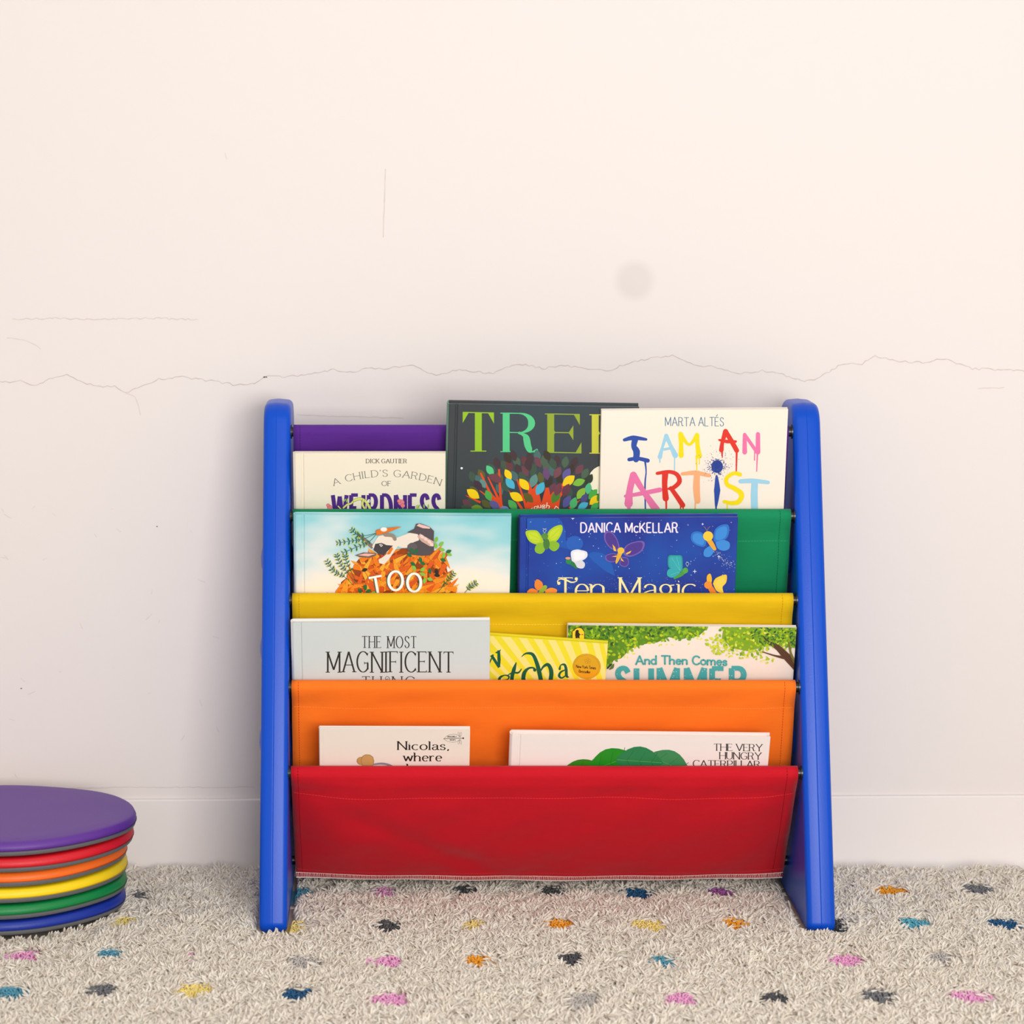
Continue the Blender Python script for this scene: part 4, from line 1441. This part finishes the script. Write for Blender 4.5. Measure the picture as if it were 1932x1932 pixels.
bB = [(1362, 1172), (1520, 1172), (1520, 1236), (1490, 1226), (1462, 1222), (1440, 1230), (1415, 1236), (1392, 1236), (1372, 1226), (1356, 1208), (1358, 1190)]
foliage([(1330, 1215), (1356, 1195), (1400, 1230), (1440, 1235), (1470, 1240), (1450, 1256), (1420, 1244), (1360, 1238), (1340, 1232)], 70, LIGHTG + [(228, 224, 130)], 6, big=8)
c.poly([(1366, 1176), (1520, 1176), (1520, 1226), (1460, 1216), (1410, 1228), (1380, 1222), (1362, 1204)], (128, 166, 38))
foliage(bB, 260, LIGHTG[1:] + MIDG, 7, big=10)
foliage([(1410, 1172), (1520, 1172), (1520, 1224), (1480, 1214), (1440, 1216), (1418, 1204)], 230, DARKG + MIDG[:2], 8, big=8)
foliage([(1328, 1208), (1352, 1193), (1366, 1232), (1350, 1242)], 26, LIGHTG, 9, big=9)
BR = (96, 66, 44)
c.brush([(1446, 1210), (1466, 1220), (1484, 1238), (1515, 1268)], [5, 10, 14, 20], BR, smooth=True)
c.brush([(1438, 1229), (1460, 1236), (1478, 1240)], [1.5, 3, 6], BR, smooth=True)
c.brush([(1440, 1200), (1452, 1214)], [2, 6], (76, 58, 36))
c.brush([(1488, 1212), (1492, 1232), (1500, 1250)], [4, 4, 6], (122, 112, 50), smooth=True)
for dx in (-5, 0, 5):
    c.brush([(1460 + dx, 1217), (1482 + dx, 1236), (1512 + dx, 1266)], .8, (64, 42, 28), smooth=True, rounded=False)
foliage([(1440, 1196), (1480, 1200), (1476, 1216), (1450, 1222)], 30, DARKG + MIDG, 10, big=7)
c.brush([(1150, 1262), (1155, 1258), (1158, 1252)], [2, 6, 1.5], (96, 116, 60), smooth=True)
c.brush([(1146, 1260), (1153, 1253)], 3, (44, 62, 52))
TL_ = (72, 168, 168)
bend = lambda px, py: (px, py + ((px - 1285) / 86) ** 2 * 1.2 + (px - 1285) * .012 - 1)
c.text('And Then Comes', 1200, 1371, 1253.5, 15.5, TL_, 3.2, 3.0, warp=bend, sp=.17, space=.42, lc=1.12, rnd=True)
c.text('SUMMER', 1164, 1408, 1308, 48, TL_, 10.5, 9, sp=.36, jit=.8)
for i in range(60):
    c.ell(rs.uniform(1164, 1408), rs.uniform(1262, 1290), rs.uniform(.4, 1), rs.uniform(.4, .9), (240, 230, 216), n=5, lay=c.lay + 1)
c.lay += 2
# publisher's mark: yellow arch with a standing black bear
c.poly([(1079, 1214), (1079, 1189), (1082, 1188.4), (1084, 1185.5), (1088, 1183.2), (1092.5, 1182.6), (1097, 1183.6), (1100, 1186.5), (1101.5, 1189), (1103, 1190), (1103, 1214)], (40, 38, 24))
c.poly([(1080, 1214), (1080, 1190), (1083, 1189.4), (1085, 1186.6), (1088.5, 1184.4), (1092.5, 1183.8), (1096.4, 1184.6), (1099, 1187.2), (1100.6, 1190), (1102, 1191), (1102, 1214)], (246, 200, 44))
c.poly([(1086, 1204), (1085, 1197), (1085.6, 1191), (1087, 1188), (1090, 1187.4), (1092, 1189), (1091.6, 1192), (1093.6, 1195), (1096, 1196.4), (1093.8, 1197.4), (1093, 1200), (1093.8, 1203.4), (1090, 1202.6)], (44, 34, 22))
c.ell(1098.5, 1196.5, 1.8, .7, (44, 34, 22))
finish(bk)

# ---- small white paperback
bk = make_book(0, (602.5, 1375), (887, 1376), .0062, mat('ivory_cover', (234, 221, 208), .42), 'small white paperback with a tan mitten shape, left of the wide white book', G_4, hard=False, depth=.072, off=.0002, tilt=22)
c = bk['cv']
c.text('Nicolas,', 751, 846, 1414.5, 15.6, (34, 28, 26), 3.0, 1.0, serif=2.4, tick=2, sp=.2, lc=1.22)
c.text('where', 762, 833, 1435.8, 15.6, (34, 28, 26), 3.0, 1.0, serif=2.4, sp=.2, lc=1.22)
c.text('have', 768, 828, 1457, 15.6, (34, 28, 26), 3.0, 1.0, serif=2.4, sp=.2, lc=1.22)
c.brush([(706, 1442), (718, 1440.6), (730, 1442), (738, 1446)], [3, 4, 4, 6], (142, 138, 150), smooth=True)
c.ell(681.5, 1435.5, 8.6, 7.6, (150, 110, 60))
c.ell(682, 1435.5, 8, 7.2, (194, 148, 88))
c.poly([(681, 1433), (684, 1426), (690, 1423.2), (698, 1423.8), (704, 1428), (706, 1436), (704, 1446), (700, 1456), (684, 1452)], (150, 110, 60))
c.poly([(681.8, 1433.4), (684.6, 1426.8), (690.4, 1424), (697.6, 1424.6), (703.2, 1428.6), (705.2, 1436), (703, 1446), (699, 1456), (685, 1452)], (198, 152, 92))
LG = (120, 112, 106)
c.brush([(837, 1394), (846, 1387), (858, 1385), (868, 1389)], .5, LG, smooth=True, rounded=False)
c.brush([(837, 1393.6), (850, 1393), (864, 1392.6), (874, 1392.6)], .9, (50, 44, 42), smooth=True, rounded=False)
c.brush([(837, 1394), (846, 1399), (858, 1400), (868, 1396)], .5, LG, smooth=True, rounded=False)
c.ell(874, 1392.6, 1.5, 1.6, (36, 30, 30))
for x, y, r_ in ((866, 1385.5, 75), (869, 1386, 105), (866, 1399, 105), (869, 1399.5, 75)):
    pts = [(x + 4.6 * math.cos(t) * math.cos(math.radians(r_)) - 1.6 * math.sin(t) * math.sin(math.radians(r_)), y + 4.6 * math.cos(t) * math.sin(math.radians(r_)) + 1.6 * math.sin(t) * math.cos(math.radians(r_))) for t in np.linspace(0, 6.2832, 15)]
    pts[-1] = pts[0]
    c.strip(pts, .4, LG)
c.text('DRAGONFLY', 844.5, 861.5, 1391, 2.6, (60, 54, 52), .5, .4, sp=.25)
c.text('BOOKS', 849, 859.5, 1397, 2.6, (60, 54, 52), .5, .4, sp=.25)
finish(bk)

# ---- wide white hardcover
bk = make_book(0, (965.5, 1386), (1454, 1391.5), .010, mat('clean_white_cover', (238, 227, 221), .36), 'wide white hardcover book with big green leaves and black serif capitals', G_4, depth=.072, off=.0002, tilt=22)
c = bk['cv']
w2 = lambda px, py: (px, py + (px - 1390) * .012)
for s_, x0, x1, y in (('THE VERY', 1347, 1438, 1416.6), ('HUNGRY', 1358, 1436, 1432.4), ('CATERPILLAR', 1308, 1434, 1448)):
    c.text(s_, x0, x1, y, 12.8, (48, 42, 40), 2.0, .7, serif=1.7, tick=2.2, sp=.15, space=.36, warp=w2, phi=0)
for cx_, cy_, ln, wd, r_, col, c2 in ((1094, 1450, 78, 34, -14, (52, 132, 30), (44, 112, 30)), (1152, 1440, 96, 56, -20, (34, 142, 34), (30, 118, 32)), (1262, 1442, 88, 54, 24, (60, 138, 84), (44, 116, 74)), (1206, 1436, 92, 56, 4, (40, 128, 78), (34, 110, 62))):
    c.leaf(cx_, cy_, ln, wd, r_, col)
    ca, sa = math.cos(math.radians(r_)), math.sin(math.radians(r_))
    c.brush([(cx_ - ln * .46 * ca, cy_ - ln * .46 * sa), (cx_ + ln * .46 * ca, cy_ + ln * .46 * sa)], .9, (92, 168, 72), rounded=False)
    for k_ in (-.25, 0, .25):
        for s_ in (-1, 1):
            bx, by = cx_ + ln * k_ * ca, cy_ + ln * k_ * sa
            ex, ey = bx + ln * .12 * ca - s_ * wd * .34 * sa, by + ln * .12 * sa + s_ * wd * .34 * ca
            c.brush([(bx, by), (ex, ey)], .9, c2, rounded=False)
finish(bk)

# ------------------------------------------------------------------ stack of round cushions
DISCS = [('blue', (20, 48, 150), 235, 0.0), ('green', (6, 128, 62), 237, .0012), ('yellow', (250, 212, 12), 239, .0), ('orange', (252, 112, 26), 238, .001),
         ('red', (210, 18, 34), 251, .0), ('purple', (92, 44, 142), 255, 0.0)]
LAB = {'blue': 'round blue floor cushion at the bottom of the stack, on the rug', 'green': 'round green floor cushion between the yellow and blue ones',
       'yellow': 'round yellow floor cushion between the orange and green ones', 'orange': 'round orange floor cushion between the red and yellow ones',
       'red': 'round red floor cushion directly under the purple one', 'purple': 'round purple floor cushion on top of the stack'}
m_grey = mat('grey_vinyl', (98, 98, 100), .45, .45)
DR, DY, DT = 0.1390, 0.098, 0.0179
SHP = NR.uniform(0, 6.28, 4)
zb = 0.0
for i, (cn, rgb, rpx, wob) in enumerate(DISCS):
    zc = zb + i * DT
    yc = DY + (0.004 if i < 4 else 0)
    rad = DR + (0.001 if i > 3 else -.002)
    xr = at_y(rpx, 1700 - i * 30, yc).x
    xc = xr - rad
    ph = list(NR.uniform(0, 6.28, 2)) + list(SHP[2:])

    def rf(t):
        return rad * (1 + .006 * math.sin(3 * t + ph[0]) + .005 * math.sin(5 * t + ph[1]))

    def wv(t, r):
        return (.0009 * math.sin(2 * t + ph[2]) + .0005 * math.sin(5 * t + ph[3])) * min(1, (r / rad) ** 2)
    NTH = 96
    th = np.linspace(0, 2 * math.pi, NTH + 1)[:-1]
    root = empty('floor_cushion', Matrix.Translation((xc, yc, zc)))
    tag(root, LAB[cn], 'cushion', 'stack of round floor cushions')
    m = mat(cn + '_vinyl', rgb, .48, .45)
    if not m.get('done'):
        q = NT(m)
        q.bump(q.noise(420, 3), .25, .0008)
        m['done'] = 1
    seam = DT * .36

    def ringp(fr, h, wgt=1):
        return [(rf(t) * fr * math.cos(t), rf(t) * fr * math.sin(t), h + wv(t, rad * fr) * wgt) for t in th]
    top = DT * .90
    cov = MB()
    prof = [(1.0, seam), (1.004, seam + .0012), (1.004, seam + .004), (.999, top - .0042), (.990, top - .0018), (.975, top - .0006), (.95, top), (.8, top + .0003), (.5, top + .0004), (.2, top + .0004), (.02, top + .0004)]
    cov.grid([ringp(a, h) for a, h in prof], close_u=True)
    cov.add(ringp(.02, top + .0004), [tuple(range(NTH))])
    cov.build('top_cover', m, root, smooth=True, angle=60)['label'] = cn + ' vinyl top'
    un = MB()
    prof = [(.02, .0004), (.5, .0003), (.9, .0002), (.975, .0003), (.990, .0010), (.998, .0024), (1.001, .0042), (1.001, seam - .0003), (1.0, seam)]
    un.grid([ringp(a, h) for a, h in prof], close_u=True)
    un.add(ringp(.02, .0004), [tuple(range(NTH))[::-1]])
    un.build('underside', m_grey, root, smooth=True, angle=60)['label'] = 'grey vinyl underside'
    pip = MB()
    pts = [(rf(t) * 1.004 * math.cos(t), rf(t) * 1.004 * math.sin(t), seam + wv(t, rad)) for t in np.append(th, th[0])]
    pip.tube(pts, .0006, 6, cap=False)
    pip.build('seam', mat(cn + '_seam', tuple(v * .7 for v in rgb), .6), root, smooth=True)

# ------------------------------------------------------------------ shaggy rug with woven dots
RX0, RX1, RY0, RY1 = -1.15, 1.35, -1.15, WALL_Y - .040
BACK = -0.0115
rug = empty('shag_rug', Matrix.Translation((0, 0, FLOOR_Z)))
tag(rug, 'cream shag rug with small woven coloured dots, under the rack and cushions', 'rug')
b = MB()
b.box((RX0, RY0, 0), (RX1, RY1, BACK - FLOOR_Z))
b.build('backing', mat('rug_backing', (206, 196, 182), .9, .1), rug)
COLS = {'p': (234, 166, 206), 't': (92, 156, 178), 'g': (120, 120, 122), 'y': (238, 216, 132), 'o': (238, 164, 50), 's': (190, 184, 178), 'n': (44, 92, 132), 'v': (172, 100, 164), 'c': (238, 230, 212), 'd': (88, 88, 90), 'l': (104, 178, 196)}
DOTS = [(258, 1688, 44, 'g'), (400, 1683, 46, 'c'), (570, 1684, 36, 't'), (722, 1683, 50, 'p'), (877, 1680, 46, 'd'), (1040, 1680, 52, 'd'), (1203, 1686, 66, 'n'), (1355, 1684, 56, 'v'), (1681, 1682, 74, 'o'), (1842, 1678, 66, 'g'),
        (232, 1740, 48, 'y'), (390, 1752, 46, 'c'), (560, 1749, 38, 'y'), (728, 1747, 54, 'd'), (893, 1748, 48, 'y'), (1056, 1745, 60, 'o'), (1222, 1747, 76, 'y'), (1383, 1743, 52, 'o'), (1582, 1744, 34, 'd'), (1720, 1743, 66, 'l'), (1889, 1744, 70, 'n'),
        (42, 1805, 62, 'p'), (205, 1800, 54, 't'), (360, 1804, 20, 'p'), (567, 1816, 66, 's'), (725, 1815, 60, 'p'), (902, 1814, 58, 'o'), (1078, 1809, 62, 'd'), (1248, 1814, 50, 't'), (1430, 1808, 44, 'c'), (1600, 1813, 76, 'p'), (1778, 1809, 62, 's'),
        (18, 1875, 66, 't'), (195, 1870, 62, 'g'), (370, 1869, 78, 'y'), (562, 1877, 62, 'n'), (733, 1886, 74, 'p'), (920, 1886, 60, 'c'), (1100, 1887, 78, 's'), (1282, 1887, 68, 'p'), (1465, 1884, 58, 'd'), (1655, 1881, 72, 'g'), (1830, 1882, 80, 'p')]
dots = []
for px, py, wpx, ck_ in DOTS:
    p = at_z(px, py, -0.0045)
    sc_ = F / (D * CP + p.y + .05)
    dots.append((p.x, p.y - .001, wpx / sc_ / 2 + .001, .0235 if wpx > 30 else .019, ck_))
# the same grid goes on past the frame
for r_i, yy in enumerate((-.43, -.57, -.71, .0, -.15, -.29)):
    for k_ in range(-11, 13):
        xx = k_ * .0965 + (.01 if r_i % 2 else -.01)
        inview = -.43 < xx < .70 and yy > -.34
        if inview or (yy > -.34 and -.46 < xx < .72):
            continue
        if yy > -.34 and abs(xx) > .95:
            continue
        dots.append((xx, yy, .018 + .003 * math.sin(k_ * 3 + r_i), .0175, 'ptgyosndcl'[(k_ * 3 + r_i * 5) % 10]))
dots = dots[:98]
R3 = np.random.RandomState(3)
for di, (dx, dy, hw, hd, ck_) in enumerate(dots):
    b = MB()
    near = di < len(DOTS)
    st = .0036 if near else .0055
    vv, ff = [], []
    b.grid([[(dx + (hw + .004) * a, dy + (hd + .007) * c_, BACK + .0006 - FLOOR_Z) for a in (-1, 1)] for c_ in (-1, 1)])
    ny, nx = int(2 * hd / st) + 1, int(2 * hw / st) + 1
    for iy in range(ny):
        for ix in range(nx):
            x = dx - hw + ix * st + R3.uniform(-.001, .001)
            y = dy - hd + iy * st + R3.uniform(-.001, .001)
            e = ((x - dx) / hw) ** 2 * .8 + ((y - dy) / hd) ** 2 * .8
            if e > 1.05 + R3.uniform(-.12, .12):
                continue
            if any(p0 - .004 < x < p1 + .004 and -.004 < y < .276 for p0, p1 in ((XL0, XL1), (XR0, XR1))):
                continue
            a = R3.uniform(0, math.pi)
            r = R3.uniform(.0020, .0028) * (1 if near else 1.5)
            hgt = R3.uniform(.0045, .0075)
            tl_ = R3.uniform(-.5, .5)
            pts = []
            for k_ in range(7):
                t = math.pi * k_ / 6
                pts.append((x + r * math.cos(t) * math.cos(a) + tl_ * hgt * math.sin(t) * math.sin(a) * .5, y + r * math.cos(t) * math.sin(a), BACK + .0004 + hgt * math.sin(t) - FLOOR_Z))
            b.tube(pts, .00095 * (1 if near else 1.4), 5, cap=False)
    base = COLS[ck_]
    b.build('woven_dot', mat('dot_yarn_' + ck_, base, .75, .2), rug, smooth=True)


# pile
def field(x, y, seed, k0=60, n=6):
    r = np.random.RandomState(seed)
    out = np.zeros_like(x)
    for i in range(n):
        a = r.uniform(0, 2 * np.pi)
        k_ = k0 * r.uniform(.5, 1.8)
        out += np.sin(k_ * (x * np.cos(a) + y * np.sin(a)) + r.uniform(0, 6.28)) / n ** .5
    return out


def pile(n, x0, x1, y0, y1, wid, ln, hole=None, seed=1):
    r = np.random.RandomState(seed)
    x, y = r.uniform(x0, x1, n), r.uniform(y0, y1, n)
    keep = np.ones(n, bool)
    if hole:
        keep &= ~((x > hole[0]) & (x < hole[1]) & (y > hole[2]) & (y < hole[3]))
    # under the rack's feet and under the cushions nothing stands
    for a, c_ in ((XL0, XL1), (XR0, XR1)):
        keep &= ~((x > a - .0035) & (x < c_ + .0035) & (y > -.0035) & (y < .274))
    keep &= (x - (at_y(235, 1700, DY).x - DR)) ** 2 + (y - DY) ** 2 > (DR - .011) ** 2
    nearsq = np.full(n, 9.)
    for dx, dy, hw, hd, _c in dots:
        e = ((x - dx) / hw) ** 2 + ((y - dy) / hd) ** 2 * (.8)
        nearsq = np.minimum(nearsq, e)
    keep &= nearsq > 1.12 + r.uniform(-.12, .18, n)
    x, y = x[keep], y[keep]
    n = len(x)
    h = 0.0150 * (1 + .16 * field(x, y, 5, 170) + .07 * r.randn(n))
    ang = 2.2 * field(x, y, 8, 120, 7) + .8 * field(x, y, 21, 400, 5) + r.normal(0, .8, n)
    lean = np.clip(.80 + .22 * field(x, y, 9, 200) + .22 * r.randn(n), .25, 1.3)
    # tufts right beside a foot or a cushion are pushed away from it
    calm = np.ones(n)
    for a, c_ in ((XL0, XL1), (XR0, XR1)):
        band = (y > -.002) & (y < .276)
        l_ = band & (x > a - .015) & (x < a)
        r_ = band & (x < c_ + .015) & (x > c_)
        f_ = (x > a - .004) & (x < c_ + .004) & (y < 0) & (y > -.018)
        b_ = (x > a - .004) & (x < c_ + .004) & (y > .272)
        for msk, v_ in ((l_, np.pi), (r_, 0), (f_, -np.pi / 2), (b_, np.pi / 2)):
            ang = np.where(msk, v_ + r.normal(0, .3, n), ang)
            calm = np.where(msk, .15, calm)
    ccx_, ccy_ = at_y(235, 1700, DY).x - DR, DY
    dd_ = np.hypot(x - ccx_, y - ccy_)
    msk = dd_ < DR + .016
    ang = np.where(msk, np.arctan2(y - ccy_, x - ccx_), ang)
    calm = np.where(msk, .15, calm)
    L_ = ln * r.uniform(.8, 1.2, n)
    wd = wid * r.uniform(.7, 1.25, n)
    NK = 5
    fr = np.linspace(0, 1, NK)
    wp = np.array([.6, 1.0, 1.15, 1.0, .30])
    dxy = np.stack([np.cos(ang), np.sin(ang)], 1)
    twist = r.normal(0, 1.2, n) * calm
    P = np.zeros((n, NK, 3))
    for i, t in enumerate(fr):
        la = lean * (t ** 1.5) * .78
        a2 = ang + twist * t
        P[:, i, 0] = x + np.cos(a2) * la * L_
        P[:, i, 1] = y + np.sin(a2) * la * L_
        P[:, i, 2] = BACK - .0008 + h * (1 - .30 * lean) * (t ** .85) - np.maximum(0, lean - .5) * .006 * t ** 3
    az = r.uniform(0, 2 * np.pi, n)
    V = np.zeros((n, NK, 3, 3))
    for i in range(NK):
        T = P[:, min(i + 1, NK - 1)] - P[:, max(i - 1, 0)]
        T /= np.linalg.norm(T, axis=1)[:, None]
        ref = np.stack([np.cos(az), np.sin(az), np.zeros(n)], 1)
        a = np.cross(T, ref)
        a /= np.linalg.norm(a, axis=1)[:, None] + 1e-9
        bb = np.cross(T, a)
        for j in range(3):
            th_ = 2 * np.pi * j / 3
            V[:, i, j] = P[:, i] + (a * np.cos(th_) + bb * np.sin(th_) * .7) * (wd * wp[i] / 2)[:, None]
    V = V.reshape(-1, 3)
    q_ = []
    for i in range(NK - 1):
        for j in range(3):
            j2 = (j + 1) % 3
            q_.append([i * 3 + j, i * 3 + j2, (i + 1) * 3 + j2, (i + 1) * 3 + j])
    q_ = np.array(q_)
    Fc = (q_[None] + (np.arange(n) * NK * 3)[:, None, None]).reshape(-1, 4)
    V[:, 2] -= FLOOR_Z
    me = bpy.data.meshes.new('pile')
    me.vertices.add(len(V))
    me.vertices.foreach_set('co', V.astype(np.float32).ravel())
    me.loops.add(Fc.size)
    me.loops.foreach_set('vertex_index', Fc.astype(np.int32).ravel())
    me.polygons.add(len(Fc))
    me.polygons.foreach_set('loop_start', np.arange(0, Fc.size, 4, dtype=np.int32))
    me.polygons.foreach_set('loop_total', np.full(len(Fc), 4, dtype=np.int32))
    me.polygons.foreach_set('use_smooth', np.ones(len(Fc), bool))
    me.update(calc_edges=True)
    # each tuft its own shade of cream
    ca = me.attributes.new('shade', 'FLOAT', 'POINT')
    ca.data.foreach_set('value', np.repeat(r.uniform(0, 1, n), NK * 3).astype(np.float32))
    return me


m_pile = mat('cream_pile', (238, 228, 212), .8, .25)
q = NT(m_pile)
at_n = q.n('ShaderNodeAttribute', attribute_name='shade')
q.l(q.ramp(at_n.outputs['Fac'], [(0.0, lin((253, 244, 230))), (1.0, lin((255, 251, 242)))]), q.b.inputs['Base Color'])
q.b.inputs['Sheen Weight'].default_value = .8
q.b.inputs['Sheen Tint'].default_value = lin((255, 238, 216))
q.b.inputs['Sheen Roughness'].default_value = .5
VX0, VX1, VY0 = -.50, .74, -.42
q.b.inputs['Roughness'].default_value = .6
tr = q.n('ShaderNodeBsdfTranslucent')
tr.inputs[0].default_value = lin((255, 246, 232))
mx = q.n('ShaderNodeMixShader')
mx.inputs[0].default_value = .26
q.l(q.b.outputs[0], mx.inputs[1])
q.l(tr.outputs[0], mx.inputs[2])
q.l(mx.outputs[0], q.t.nodes['Material Output'].inputs[0])
me = pile(165000, VX0, VX1, VY0, RY1 + .006, .0036, .0180, seed=1)
me.materials.append(m_pile)
o = bpy.data.objects.new('pile', me)
C.objects.link(o)
o.parent = rug
tag(o, kind='stuff')
me2 = pile(110000, RX0, RX1, RY0, RY1 + .006, .0040, .0165, hole=(VX0, VX1, VY0, 9), seed=2)
me2.materials.append(m_pile)
o = bpy.data.objects.new('outer_pile', me2)
C.objects.link(o)
o.parent = rug
tag(o, kind='stuff')
